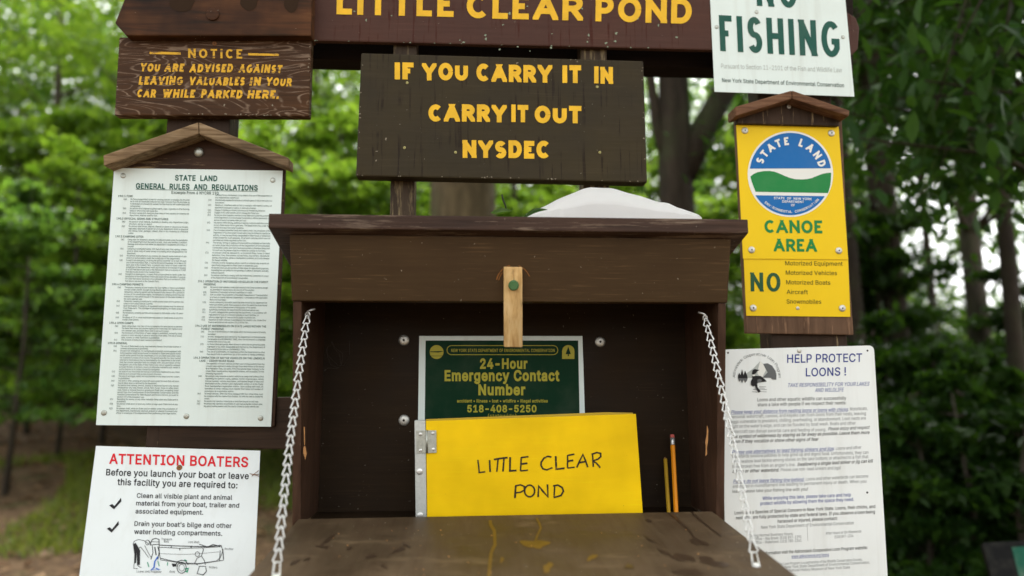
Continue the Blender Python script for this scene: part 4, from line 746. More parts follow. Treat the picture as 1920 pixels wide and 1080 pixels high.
ik.poly([z9(*p) for p in top] + [z9(913, 720), z9(911, 760), z9(905, 800), z9(*lowR), z9(*lowL), z9(330, 795), z9(316, 755)], 1, 2)
ik.poly(circ(76.6, 77.2, 211, 327.5), 1, 1)
for ch, an in zip('STATELAND', (156, 142, 126.5, 111.5, 97, 70.5, 53, 35, 18.5)):
    W, ps = glyph(ch, 0.24, 0.9); r0 = 54.5; hgt = 15.0; a = R(an); ux, uy = math.cos(a), -math.sin(a); tx_, ty_ = math.sin(a), math.cos(a)
    for grp in ps:
        ik.k += 1
        for q in grp:
            face(ik.bm, [VY(yY).at(cx0 + ux * (r0 + hgt * py) + tx_ * hgt * (px - W / 2), cy0 + uy * (r0 + hgt * py) + ty_ * hgt * (px - W / 2), 0.00105 + (ik.k % 9) * 0.000012) for px, py in q], 0)
ik.text('STATE  OF  NEW YORK', z9(484, 893), z9(768, 901), 4.2, 0.02, lay=2); ik.text('DEPARTMENT', z9(547, 919), z9(709, 923), 4.2, 0.02, lay=2); ik.text('OF', z9(613, 946), z9(641, 947), 4.2, 0.02, lay=2)
word = 'ENVIRONMENTAL CONSERVATION'
for i, ch in enumerate(word):
    if ch == ' ': continue
    an = R(229.5 + (316.5 - 229.5) * i / (len(word) - 1)); r_ = 72.8
    px, py = cx0 + r_ * math.cos(an), cy0 - r_ * math.sin(an); tx_, ty_ = -math.sin(an), -math.cos(an); hw = 1.0 if ch == 'I' else 1.75
    V, Fs, w_ = type_mesh(ch, 0.02, 1); vs = []
    for x, y, z in V:
        qx = (x / w_ - 0.5) * 2 * hw * (0.4 if ch == 'I' else 1); qy = y * 4.3; vs.append(ik.bm.verts.new(VY(yY).at(px + tx_ * qx - math.cos(an) * qy, py + ty_ * qx + math.sin(an) * qy, 0.0011)))
    for f in Fs:
        try: ik.bm.faces.new([vs[k] for k in f]).material_index = 0
        except ValueError: pass
ik.done('emblem', [M['white_ink'], M['ink_blue'], M['ink_green']], cs)
heads(cs, 'washer_screw', [(1396.5, 245), (1558.5, 250), (1409, 468.5), (1572.5, 470)], VY(yY), 0.0066, M['washer'], 0.0026, 0.6, True)
yM = yY + 0.0018
mv = empty('motor_ban_sign', at(1495, 594, yM), 'yellow plate listing NO Motorized Equipment, Vehicles, Boats, Aircraft, Snowmobiles', 'sign')
bm = bmesh.new(); sheet(bm, [(1399.5, 592), (1594.5, 594), (1590, 480), (1394.5, 480)], VY(yM), 0.0012); obj('plate', bm, M['yellow'], mv)
ik = Ink(VY(yM), 0.0005); ik.caps('NO', za(231, 625), za(455, 628), 35.5, 0.17, 0.16, 0.72, lean=-0.02); ik.done('heading', M['ink_dkgreen2'], mv)
ik = Ink(VY(yM), 0.0005)
for t_, a, b in (('Motorized Equipment', (490, 429), (920, 433)), ('Motorized Vehicles', (494, 500), (878, 503)), ('Motorized Boats', (497, 572), (828, 575)), ('Aircraft', (500, 644), (660, 646)), ('Snowmobiles', (500, 716), (760, 718))):
    ik.text(t_, za(*a), za(*b), 7.8, 0.006, lean=-0.02)
ik.done('body_text', M['ink_olive'], mv)
heads(mv, 'washer_screw', [(1412, 577.5), (1579, 578)], VY(yM), 0.0066, M['washer'], 0.0026, 0.6, True)
heads(mv, 'screw', [(1495.5, 578)], VY(yM), 0.0034, M['washer'], 0.0015, 0.6, True)

# ================================================================== HELP PROTECT LOONS sign
yO = 1.222
lo = empty('loon_sign', at(1510, 1080, yO), 'white rounded plastic sign headed HELP PROTECT LOONS with loon emblem', 'sign')
bm = bmesh.new(); sheet(bm, [(1363, 1150), (1668.5, 1150), (1638.5, 647.5), (1352, 655.5)], VY(yO), 0.002, 0.011); obj('sheet', bm, M['white_loon'], lo)
def z3(x, y): return (1320 + x / 4.695, 630 + y / 4.695)
def z7(x, y): return (1320 + x / 4.695, 850 + y / 4.695)
ik = Ink(VY(yO), 0.0005)
ik.text('HELP PROTECT', z3(733, 236), z3(1392, 226), 15.4, 0.012); ik.text('LOONS !', z3(897, 355), z3(1250, 346), 15.2, 0.012)
ik.done('heading', M['ink_navy'], lo)
ik = Ink(VY(yO), 0.0005)
NV, N2, DK, GY, LG = 0, 1, 2, 3, 4
LN = [(z3, 'TAKE RESPONSIBILITY FOR YOUR LAKES', (735, 449), (1453, 436), 7.0, N2, 0.004, 0.2), (z3, 'AND WILDLIFE', (977, 493), (1227, 488), 7.0, N2, 0.004, 0.2),
 (z3, 'Loons and other aquatic wildlife can successfully', (470, 575), (1252, 559), 6.2, GY, 0.006, 0), (z3, 'share a lake with people if we respect their needs:', (472, 619), (1252, 601), 6.2, GY, 0.006, 0),
 (z3, 'Please keep your distance from nesting loons or loons with chicks', (240, 684), (1265, 660), 6.4, N2, 0.007, 0.2), (z3, '. Motorboats,', (1270, 656), (1440, 650), 6.0, LG, 0, 0),
 (z3, 'personal watercraft, canoes, and kayaks can flush loons from their nests, leaving', (238, 724), (1425, 694), 6.0, LG, 0, 0), (z3, 'eggs vulnerable to predators, chilling, overheating, or abandonment. Loon nests are', (238, 768), (1425, 735), 6.0, LG, 0, 0),
 (z3, "right on the water's edge, and can be flooded by boat wash. Boats and other", (238, 810), (1335, 779), 6.0, LG, 0, 0), (z3, 'watercraft can disrupt parental care and feeding of young.', (238, 855), (1075, 836), 6.0, LG, 0, 0),
 (z3, 'Please enjoy and respect', (1093, 831), (1455, 817), 6.2, GY, 0.007, 0.2), (z3, 'this symbol of wilderness by staying as far away as possible. Leave them more', (240, 900), (1455, 862), 6.2, DK, 0.007, 0.2), (z3, 'room if they vocalize or show other signs of fear', (240, 944), (1005, 922), 6.2, DK, 0.007, 0.2),
 (z3, 'Please use alternatives to lead fishing sinkers and jigs', (247, 1037), (1140, 1005), 6.4, N2, 0.007, 0.2), (z3, '. Loons and other', (1145, 1003), (1385, 992), 6.0, LG, 0, 0),
 (z7, 'waterbirds swallow pebbles to help grind up and digest food. Unfortunately, they can', (250, 40), (1447, 4), 6.0, LG, 0, 0), (z7, 'also swallow lead tackle among stones on the lake bottom; or attached to a fish that', (250, 86), (1447, 42), 6.0, LG, 0, 0),
 (z7, "have broken free from an angler's line.", (250, 130), (805, 112), 6.0, LG, 0, 0), (z7, 'Swallowing a single lead sinker or jig can kill', (822, 112), (1485, 80), 6.2, DK, 0.007, 0.2), (z7, 'a loon or other waterbird.', (250, 172), (660, 160), 6.2, DK, 0.007, 0.2), (z7, 'Please use non-lead sinkers and jigs!', (676, 158), (1203, 140), 6.0, LG, 0, 0),
 (z7, 'Please do not leave fishing line behind.', (258, 262), (882, 243), 6.4, N2, 0.007, 0.2), (z7, 'Loons and other waterbirds can become', (897, 240), (1447, 212), 6.0, LG, 0, 0), (z7, 'entangled in monofilament line leading to permanent injury or death. When you', (253, 305), (1430, 258), 6.0, LG, 0, 0), (z7, 'leave, please take your fishing line with you!', (253, 348), (915, 328), 6.0, GY, 0, 0),
 (z7, 'While enjoying this lake, please take care and help', (515, 410), (1293, 378), 6.2, N2, 0.01, 0), (z7, 'protect wildlife by allowing them the space they need.', (497, 456), (1320, 418), 6.2, N2, 0.01, 0),
 (z7, 'Loons are a Species of Special Concern in New York State. Loons, their chicks, and', (270, 538), (1507, 480), 6.0, DK, 0.006, 0), (z7, 'nest sites are fully protected by state and federal laws. If you observe a loon being', (282, 582), (1505, 527), 6.0, DK, 0.006, 0), (z7, 'harassed or injured, please contact:', (650, 612), (1175, 585), 6.0, DK, 0.006, 0),
 (z7, 'New York State Department of Environmental Conservation', (502, 665), (1318, 625), 6.0, LG, 0, 0), (z7, 'During Normal Business Hours:', (400, 737), (785, 718), 5.2, LG, 0, 0), (z7, 'DEC Office - Ray Brook: (518) 897-1291', (390, 768), (858, 746), 5.2, LG, 0, 0), (z7, 'DEC Office - Watertown: (315) 785-2261', (390, 800), (858, 778), 5.2, LG, 0, 0), (z7, 'After Hours or On Weekends', (1072, 716), (1385, 697), 5.2, LG, 0, 0), (z7, '(518) 897-1304', (1150, 748), (1315, 737), 5.2, LG, 0, 0),
 (z7, 'For more information visit the Adirondack Cooperative Loon Program website:', (395, 900), (1440, 842), 6.0, DK, 0.004, 0), (z7, 'www.adkscience.org/loons', (770, 922), (1100, 905), 6.0, N2, 0, 0),
 (z7, 'The Adirondack Cooperative Loon Program is a partnership of the Wildlife Conservation Society,', (395, 1000), (1395, 945), 5.0, LG, 0, 0), (z7, 'jointly administered by New York State Department of Environmental Conservation,', (420, 1030), (1460, 970), 5.0, LG, 0, 0), (z7, 'Audubon Society and the Natural History Museum of New York State', (430, 1058), (1285, 1014), 5.0, LG, 0, 0)]
for zf, t_, a, b, h, mi, bold, sl_ in LN: ik.text(t_, zf(*a), zf(*b), h, bold, slant=sl_, mi=mi, res=1)
for zf, a, b in ((z3, (240, 690), (1265, 666)), (z3, (247, 1043), (1140, 1011)), (z7, (258, 268), (882, 249)), (z7, (770, 927), (1100, 910))): ik.line([zf(*a), zf(*b)], 0.5, mi=N2)
ik.line([z7(908, 650), z7(915, 770)], 0.5, mi=LG)
ik.done('body_text', [M['ink_navy'], M['ink_navy2'], M['ink_black'], M['ink_grey'], M['ink_lgrey']], lo)
ik = Ink(VY(yO), 0.0005)
P3 = lambda pts, lay=0, mi=0: ik.poly([z3(*p) for p in pts], lay, mi)
P3([(372, 330), (430, 290), (495, 222), (545, 262), (590, 300), (640, 330), (636, 368), (372, 368)], 0, 2)
P3([(495, 222), (520, 245), (545, 300), (515, 360), (500, 368), (470, 330), (478, 280)], 1, 1); P3([(520, 245), (560, 240), (600, 262), (632, 310), (636, 368), (515, 368), (560, 320)], 1, 3)
P3([(300, 345), (312, 325), (322, 345), (335, 292), (348, 345), (362, 305), (380, 345), (385, 372), (300, 372)], 2, 0); P3([(302, 372), (384, 372), (378, 395), (362, 412), (348, 385), (336, 415), (322, 388), (310, 405)], 2, 3)
P3([(596, 345), (606, 325), (618, 350), (630, 330), (638, 350), (636, 385), (610, 382), (594, 376)], 2, 3)
P3([(422, 330), (428, 300), (448, 290), (470, 296), (490, 300), (468, 310), (460, 326), (440, 338), (424, 338)], 3, 0); P3([(424, 340), (446, 340), (452, 352), (430, 354)], 3, 1)
P3([(424, 352), (455, 350), (500, 352), (530, 376), (553, 400), (520, 404), (480, 410), (455, 432), (432, 446), (412, 425), (414, 395), (428, 375)], 3, 0)
P3([(470, 384), (492, 376), (512, 388), (500, 408), (470, 412)], 4, 3); P3([(446, 432), (470, 422), (472, 450), (500, 488), (480, 500), (462, 470)], 3, 0)
for yy in (446, 458, 470, 490): ik.line([z3(425 + yy % 7 * 6, yy), z3(470, yy + 4)], 0.8, 3, 3); ik.line([z3(486, yy - 2), z3(552 - yy % 5 * 6, yy + 2)], 0.7, 3, 3)
lcx, lcy = z3(466, 360)
word = 'Adirondack Cooperative Loon Program'
for i, ch in enumerate(word):
    if ch == ' ': continue
    an = R(178 - 176 * i / (len(word) - 1)); r_ = 40.5; px, py = lcx + r_ * math.cos(an), lcy - r_ * math.sin(an); tx_, ty_ = math.sin(an), math.cos(an)
    V, Fs, w_ = type_mesh(ch, 0.0, 1)
    vs = [ik.bm.verts.new(VY(yO).at(px + tx_ * (x - w_ / 2) * 6.5 + math.cos(an) * y * 5, py + ty_ * (x - w_ / 2) * 6.5 - math.sin(an) * y * 5, 0.0007 + z)) for x, y, z in V]
    for f in Fs:
        try: ik.bm.faces.new([vs[k] for k in f]).material_index = 4
        except ValueError: pass
ik.done('loon_emblem', [M['ink_black'], M['white_ink'], M['ink_pale'], M['ink_grey'], M['ink_lgrey']], lo)
heads(lo, 'screw', [(1498.5, 657.5)], VY(yO), 0.0042, M['washer'], 0.0018)
heads(lo, 'mounting_hole', [(1365, 661.5), (1626.5, 657.5), (1626, 923.5)], VY(yO), 0.0017, M['dark_hole'], 0.0003, 0)

# ================================================================== REGISTER BOX
yB = 1.238                                        # front of its back panel
W0, W1 = at(548, 566, 1.06).x, at(1363, 566, 1.06).x
z_fb, z_ft = at(960, 565.5, 1.06).z, at(960, 436, 1.04).z
z_h = at(960, 967, 1.108).z
FN = Vector((0, -(z_ft - z_fb), -(1.06 - 1.04))).normalized()      # fascia leans a little outward at the top
z_rf = at(960, 432, 1.02).z; sl_r = math.tan(R(15.5))
zroof = lambda y: z_rf - (y - 1.02) * sl_r                             # underside of the roof, falling to the back
rb = empty('register_box', ((W0 + W1) / 2, 1.17, z_h), 'brown wooden trail register box with open drop front, sloped roof and two chains', 'register box')
bm = bmesh.new(); TH = 0.013
# fascia
prism(bm, [(W0 - 0.001, 1.06, z_fb), (W1 + 0.001, 1.06, z_fb), (W1 + 0.003, 1.039, zroof(1.039) - 0.0005), (W0 - 0.003, 1.039, zroof(1.039) - 0.0005)], (0, 0.017, -0.001), 0, 0.0015)
fas = obj('fascia', bm, M['box'], rb)
PF = Plane((0, 1.06, z_fb), Vector((1, 0, 0)).cross(Vector((0, -0.021, zroof(1.039) - z_fb))))
if PF.n.y > 0: PF.n = -PF.n
for sx, X in ((1, W0), (-1, W1)):
    bm = bmesh.new(); yb = yB - 0.0005
    prof = [(1.0785, z_fb - 0.001), (1.112, z_h - 0.012), (yb, z_h - 0.012), (yb, zroof(yb) - 0.001), (1.0785, zroof(1.0785) - 0.001)]
    prof = [(1.0635, z_fb - 0.0005), (1.112, z_h - 0.012), (yb, z_h - 0.012), (yb, zroof(yb) - 0.001), (1.0785, zroof(1.0785) - 0.001), (1.0785, z_fb - 0.0005)]
    prism(bm, [(X, y, z) for y, z in prof], (sx * TH, 0, 0), 0, 0.001); obj('side_panel', bm, M['box_side'], rb)
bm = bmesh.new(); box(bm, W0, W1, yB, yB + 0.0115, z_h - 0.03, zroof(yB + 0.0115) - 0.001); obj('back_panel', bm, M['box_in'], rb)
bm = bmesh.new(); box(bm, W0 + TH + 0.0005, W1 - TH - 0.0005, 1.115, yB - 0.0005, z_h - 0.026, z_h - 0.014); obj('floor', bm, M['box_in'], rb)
# roof slab, high at the front, falling to the back
rl, rr_ = at(503, 415, 1.02).x, at(1403, 420, 1.02).x
bm = bmesh.new(); th = at(960, 405.5, 1.02).z - z_rf
prism(bm, [(rl, 1.02, z_rf), (rr_, 1.02, z_rf), (rr_, 1.02, z_rf + th), (rl, 1.02, z_rf + th)], (0, 0.228, -0.228 * sl_r), 0, 0.002)
obj('roof', bm, M['roof'], rb)
# drop front lying open as a sloping shelf
hl, hr = at(560, 973, 1.106), at(1335, 958.5, 1.106)
slp = 0.0755; ex = (hr - hl).normalized(); dn = Vector((0, -1, -slp)).normalized()
SN = ex.cross(-dn).normalized()
if SN.z < 0: SN = -SN
PS = Plane(hl, SN)
fl, frr = hl + dn * 0.42, hr + dn * 0.42
bm = bmesh.new(); prism(bm, [hl, hr, frr, fl], SN * -0.017, 0, 0.0015)
ofs = lambda q, o, mi: face(bm, [PS.at(u, v, o) for u, v in q], mi)
def blob(cx, cy_, rx, ry, mi, o, ang=0.0, n=22, seed=1):
    g_ = random.Random(seed); ph = [g_.uniform(0, 6.28) for _ in range(4)]; pts = []
    for i in range(n):
        t = 2 * math.pi * i / n; k = 1 + 0.22 * math.sin(2 * t + ph[0]) + 0.16 * math.sin(3 * t + ph[1]) + 0.12 * math.sin(5 * t + ph[2]) + 0.06 * math.sin(8 * t + ph[3])
        x, y = rx * k * math.cos(t), ry * k * math.sin(t); pts.append((cx + x * math.cos(ang) - y * math.sin(ang), cy_ + x * math.sin(ang) + y * math.cos(ang)))
    ofs(pts, o, mi)
def trail(pts, wd, mi, o):
    for k, q in enumerate(strip(pts, wd)): ofs(q, o + 0.00001 * (k % 3), mi)
trail([(919, 975), (920, 984), (927, 995), (928, 1022), (921, 1036), (919, 1055), (916, 1085)], 6, 1, 0.0003)
trail([(1006, 971), (1011, 981), (1014, 990), (1008, 1003), (1004, 1014)], 4, 1, 0.0003); blob(1003, 1020, 22, 9, 1, 0.0004, 0, 26, 3); blob(1027, 1064, 8, 10, 1, 0.0003, 0.4, 20, 5); blob(1110, 1045, 9, 5, 1, 0.0003, -0.5, 20, 8); blob(941, 1050, 3, 6, 1, 0.0003, 0, 16, 9)
for i, (x, y, rx, ry, an) in enumerate(((615, 1012, 22, 4, -0.75), (605, 1025, 12, 4, 0.1), (655, 1028, 6, 4, -0.6), (695, 1043, 12, 5, -0.4), (748, 1031, 18, 4, -0.35), (763, 1023, 8, 3, 0.5), (553, 1054, 14, 4, -0.5), (575, 1048, 9, 3, -0.3), (720, 1062, 8, 3, 0.4), (1310, 1016, 22, 7, 0.35), (1280, 1045, 28, 9, 0.25), (1330, 1052, 24, 10, 0.2), (1355, 1058, 10, 8, 0), (1245, 1035, 14, 4, 0.5), (1218, 1011, 12, 2.5, 0.6), (1216, 976, 6, 3, 0.6), (1290, 1072, 26, 9, 0.1), (1180, 1062, 12, 5, 0.2))):
    blob(x, y, rx * 0.85, ry * 0.7, 2, 0.00055 + 0.00001 * i, an, 22, 20 + i)
trail([(1256, 962), (1268, 972), (1282, 985), (1293, 995), (1302, 1008), (1312, 1016)], 3.5, 2, 0.0006); trail([(1297, 960), (1312, 974), (1328, 987), (1352, 1005)], 3, 2, 0.0006)
g_ = random.Random(4)
for i in range(34):
    x, y = g_.uniform(600, 1380), g_.uniform(985, 1078); blob(x, y, g_.uniform(0.7, 1.9), g_.uniform(0.6, 1.3), 3, 0.0005, 0, 8, 100 + i)
bmesh.ops.recalc_face_normals(bm, faces=bm.faces)
obj('drop_front', bm, [M['shelf'], M['stain_yellow'], M['stain_dark'], M['chip']], rb)
# bare wood chips on the front edges of the side panels
pz0, pz1 = Vector((0, 1.0635, z_fb)), Vector((0, 1.112, z_h - 0.012)); PE = Plane(pz0, Vector((1, 0, 0)).cross(pz1 - pz0))
if PE.n.y > 0: PE.n = -PE.n
for chips_ in (([(569.5, 800), (571.5, 801), (571.8, 835), (570.4, 834)], [(569, 838), (572.5, 836), (575, 850), (572.5, 862), (570.5, 855), (568.5, 850)]), ([(1325.5, 797), (1328, 806), (1327.5, 826), (1325.5, 840), (1326, 852), (1322.5, 855), (1323.5, 838), (1322.5, 828), (1325, 815)],)):
    ik = Ink(PE, 0.0003)
    for q in chips_: ik.poly(q)
    ik.done('bare_chip', M['chip'], rb)
# turn button latch with a green bolt, and the rub mark it has left
ik = Ink(PF, 0.0003)
ar = [(963 + 33 * math.cos(R(t)), 534 - 37 * math.sin(R(t))) for t in range(25, 172, 7)]
ik.line(ar[:8], 1.6); ik.line(ar[11:], 2.2); ik.line([(963 + 29 * math.cos(R(t)), 534 - 33 * math.sin(R(t))) for t in range(95, 172, 7)], 1.5)
ik.done('rub_mark', M['rust'], rb)
def PFd(u, v, o): return PF.at(u, v, o)
bm = bmesh.new(); prism(bm, [PF.at(u, v, 0.0125) for u, v in ((945, 651), (980, 651.5), (979.5, 501), (944.5, 500.5))], PF.n * -0.012, 0, 0.0018)
lt = obj('turn_button', bm, M['latch'], rb)
bm = bmesh.new(); c0 = PF.at(963, 535, 0.0128); ax = PF.n; e1 = Vector((1, 0, 0)); e2 = ax.cross(e1)
disc_head(bm, c0, ax, 0.0082, 0.0014, 24, 0, 0)
prism(bm, [c0 + ax * 0.0065 + (e1 * math.cos(R(60 * k + 10)) + e2 * math.sin(R(60 * k + 10))) * 0.0074 for k in range(6)], ax * -0.0052, 0, 0.0007)
obj('bolt', bm, M['bolt_green'], lt)
heads(rb, 'carriage_bolt', [(757.5, 638), (1125, 641), (757.5, 788)], VY(yB), 0.0098, M['washer'], 0.0045, 0.6, True)
# chains: triangular jack-chain links from a screw eye to the drop front
link0 = None
def chain(top, y_top, foot, n, hand):
    global link0
    A = at(*top, y_top); B = PS.at(*foot, 0.006); bm = bmesh.new()
    d = (B - A); ln = d.length; t = d.normalized()
    # screw eye at the top, staple at the foot
    tube(bm, [A + Vector((0.010 * hand, 0.004, 0.006)), A + Vector((0.004 * hand, 0.001, 0.004)), A + Vector((0, 0, 0.002)), A + Vector((0.001, 0, -0.006))], 0.0015, 8)
    tube(bm, [A + Vector((0.0035 * math.cos(k * 0.7), 0, -0.004 + 0.005 * math.sin(k * 0.7))) for k in range(9)], 0.0011, 8, closed=True)
    ch = obj('chain', bm, M['zinc'], rb, smooth=True)
    bm = bmesh.new(); disc_head(bm, B - SN * 0.006, SN, 0.0055, 0.004)
    tube(bm, [B + t * -0.012 + Vector((-0.003, 0, 0)), B + Vector((-0.0045, 0, -0.005)), B + Vector((0.0045, 0, -0.005)), B + t * -0.012 + Vector((0.003, 0, 0))], 0.0012, 8)
    obj('staple', bm, M['zinc'], ch, smooth=True)
    A2 = A + t * 0.006; B2 = B - t * 0.012; pitch = (B2 - A2).length / n; L_ = pitch * 1.02
    if link0 is None:
        lb = bmesh.new(); wtop, wbot = 0.0016, 0.0054
        pts = [(-wtop, 0.5), (-wtop * 0.4, 0.56), (wtop * 0.4, 0.56), (wtop, 0.5), ((wtop + wbot) / 2, 0.0), (wbot, -0.42), (wbot * 0.75, -0.5), (0, -0.52), (-wbot * 0.75, -0.5), (-wbot, -0.42), (-(wtop + wbot) / 2, 0.0)]
        tube(lb, [(x, 0.0015 * (0.5 - y) * 0.6, y * L_) for x, y in pts], 0.00105, 7, closed=True)
        link0 = obj('link', lb, M['zinc'], None, smooth=True); COL.objects.unlink(link0)
    Zx = -t; Xx = Vector((1, 0, 0)); Yx = Zx.cross(Xx).normalized(); Xx = Yx.cross(Zx)
    for k in range(n):
        c_ = A2 + t * (pitch * (k + 0.5)) + Vector((-0.003 * hand, 0, -0.005)) * math.sin(math.pi * (k + 0.5) / n)
        l = link0.copy(); COL.objects.link(l); l.parent = ch; a_ = (0.2 if k % 2 else -0.15) + 0.2 * math.sin(k * 2.1)
        mtx = Matrix((Xx, Yx, Zx)).transposed().to_4x4() @ Matrix.Rotation(a_, 4, 'Z'); mtx.translation = c_ - root_loc(ch); l.matrix_local = mtx
chain((577, 586), 1.075, (518, 1072), 26, 1)
chain((1322, 592), 1.078, (1417, 1052), 27, -1)
# cobweb in the upper left corner of the box
bm = bmesh.new(); g_ = random.Random(11)
cwc = [at(622, 640, 1.22), at(612, 655, 1.17), at(627, 612, 1.225), at(655, 640, 1.235), at(640, 685, 1.235), at(606, 690, 1.15)]
for i in range(10):
    a, b = g_.choice(cwc), g_.choice(cwc)
    if a is b: continue
    m_ = (a + b) / 2 + Vector((g_.uniform(-.01, .01), g_.uniform(-.006, .006), g_.uniform(-.012, .006))); tube(bm, [a, a * 0.7 + m_ * 0.3 + Vector((0, 0, -0.004)), m_, b * 0.7 + m_ * 0.3 + Vector((0, 0, -0.005)), b], 0.00011, 4)
tag(obj('cobweb', bm, M['web']), 'grey dusty cobweb in the upper left corner inside the register box', 'cobweb')

# ------------------------------------------------------------------ hotline plate inside the box
yH = yB - 0.0016
hp = empty('hotline_sign', at(940, 800, yH), 'dark green plate with white border reading 24-Hour Emergency Contact Number', 'sign')
bm = bmesh.new(); sheet(bm, [(783, 850), (1099, 850), (1092, 630), (786, 630)], VY(yH), 0.0012); obj('plate', bm, M['white'], hp)
ik = Ink(VY(yH), 0.0004); ik.poly([(796, 840), (1088, 840), (1084, 638.5), (798, 638.5)]); ik.done('green_field', M['hotline_green'], hp)
ik = Ink(VY(yH), 0.0008)
for t_, x0, x1, y_, h, bd in (('24-Hour', 900, 989, 690.5, 17.3, 0.045), ('Emergency Contact', 833.6, 1049, 713.5, 18.5, 0.045), ('Number', 897, 985, 740, 18.5, 0.045), ('accident • illness • lost • wildfire • illegal activities', 857, 1027, 754.5, 5.6, 0.03), ('518-408-5250', 876, 1006, 772.5, 12.5, 0.04), ('(statewide)', 915, 968, 783, 7, 0.0), ('NEW YORK STATE DEPARTMENT OF ENVIRONMENTAL CONSERVATION', 846, 1040, 659.8, 5.6, 0.02)):
    ik.text(t_, (x0, y_), (x1, y_), h, bd)
ik.line(E(846.5, 656.5, 8.5, 8.5, 90, 270, 8) + E(1037.5, 656.5, 8.5, 8.5, -90, 90, 8), 1.3, closed=True)
ik.poly([(818.6 + 13 * math.cos(k * .2094), 660 + 13 * math.sin(k * .2094)) for k in range(30)]); ik.poly([(1054, 673), (1077, 673), (1077, 658)] + [(1065.5 + 11.5 * math.cos(R(t)), 658 - 11 * math.sin(R(t))) for t in range(20, 170, 15)] + [(1054, 658)])
ik.poly([(806.5, 659), (830.8, 658), (830.8, 659), (822, 661), (806.5, 660)], 1, 1); ik.poly([(807, 667), (830, 667), (830, 667.8), (807, 667.8)], 1, 1); ik.poly([(1065.5, 650), (1070.5, 664), (1066.5, 664), (1066.5, 668), (1064.5, 668), (1064.5, 664), (1060.5, 664)], 1, 1)
ik.done('lettering', [M['hotline_yellow'], M['hotline_green']], hp)

# ------------------------------------------------------------------ yellow log book standing in the box
yk = 1.135
kb = empty('log_book', at(1000, 972, yk), 'yellow hinged register book handwritten LITTLE CLEAR POND standing in the box', 'book')
bm = bmesh.new(); prism(bm, [at(u, v, yk) for u, v in ((801, 985), (1206.5, 978), (1192.5, 776), (798.5, 789.5))], (0, 0.003, 0), 0, 0.0008); obj('front_cover', bm, M['yellow_book'], kb)
bm = bmesh.new(); prism(bm, [at(u, v, yk + 0.012) for u, v in ((801, 985), (1204, 978), (1187, 774), (1135, 773), (798.5, 786))], (0, 0.003, 0), 0, 0.0008); obj('back_cover', bm, M['yellow_edge'], kb)
bm = bmesh.new(); prism(bm, [at(u, v, yk + 0.0035) for u, v in ((806, 985), (1198, 978), (1185, 783), (804, 794))], (0, 0.008, 0)); obj('paper_block', bm, M['white'], kb)
bm = bmesh.new(); prism(bm, [at(u, v, yk - 0.0005) for u, v in ((779.5, 985), (800.2, 985), (797.6, 788.5), (777, 788.5))], (0, 0.016, 0), 0, 0.0008); obj('spine_strip', bm, M['alu'], kb)
PK = VY(yk - 0.0022)
bm = bmesh.new(); prism(bm, [PK.at(u, v) for u, v in ((781, 850.5), (818.5, 849), (818, 807), (780.5, 807))], (0, 0.0014, 0), 0, 0.0004)
tube(bm, [PK.at(800.5, 849.5, 0.0008), PK.at(800, 806.5, 0.0008)], 0.0019, 12); hg = obj('hinge', bm, M['steel'], kb)
heads(hg, 'rivet', [(788, 814), (811.5, 812.5), (788.5, 844.5), (812.5, 842.5)], PK, 0.0028, M['zinc'], 0.0011)
heads(kb, 'screw', [(786.5, 884), (788, 966.5)], VY(yk - 0.0005), 0.0052, M['zinc'], 0.0022)
ik = Ink(VY(yk), 0.0005)
Hs = [[(896, 862), (897.5, 874), (898.5, 886), (910, 884.5)], [(918, 862.5), (919, 885)], [(926, 861.5), (938, 859.5), (952, 858)], [(934, 861), (931.5, 884.5)], [(945, 860), (943, 884)], [(956.5, 857), (956, 883), (968.5, 882)],
      [(977.5, 857), (976, 883)], [(977, 858), (991, 856)], [(977, 870), (989, 868.5)], [(976, 883), (990, 881.5)], [(1034, 857), (1027, 855.5), (1020, 859), (1015, 866), (1014.5, 873), (1018, 879), (1025, 881), (1036, 877)], [(1042, 855), (1043, 879.5), (1058.5, 878)],
      [(1064.5, 853.5), (1064, 877.5)], [(1064, 854), (1077, 851.5)], [(1064, 865), (1075, 863)], [(1064, 877.5), (1077.5, 876)], [(1081.5, 876.5), (1087, 864), (1093, 852), (1098, 864), (1102, 876)], [(1086, 867.5), (1100, 865)],
      [(1111, 850), (1112.5, 875.5)], [(1109, 852), (1119, 848.5), (1126, 850), (1126.5, 856), (1121, 861), (1112, 864), (1119, 869), (1125.5, 877)],
      [(967, 911), (965.5, 934)], [(966, 911), (976, 909), (983, 912), (983, 919), (976, 923), (966.5, 924)], [(993 + 9.5 * math.cos(R(t)), 920.5 - 11 * math.sin(R(t))) for t in range(60, 430, 24)], [(1009, 932), (1010, 911), (1018, 921), (1027.5, 931.5), (1026.5, 908)], [(1040, 910), (1039, 932.5)], [(1037, 911), (1046, 909.5), (1054, 914), (1056.5, 921), (1052, 929), (1038, 933)]]
for i, q in enumerate(Hs):
    if q[0] == (967, 911): ik.done('handwriting', M['marker'], kb); ik = Ink(VY(yk), 0.0005)
    ik.line(q, 3.1 + 0.35 * ((i * 7) % 3 - 1))
ik.done('handwriting', M['marker'], kb)

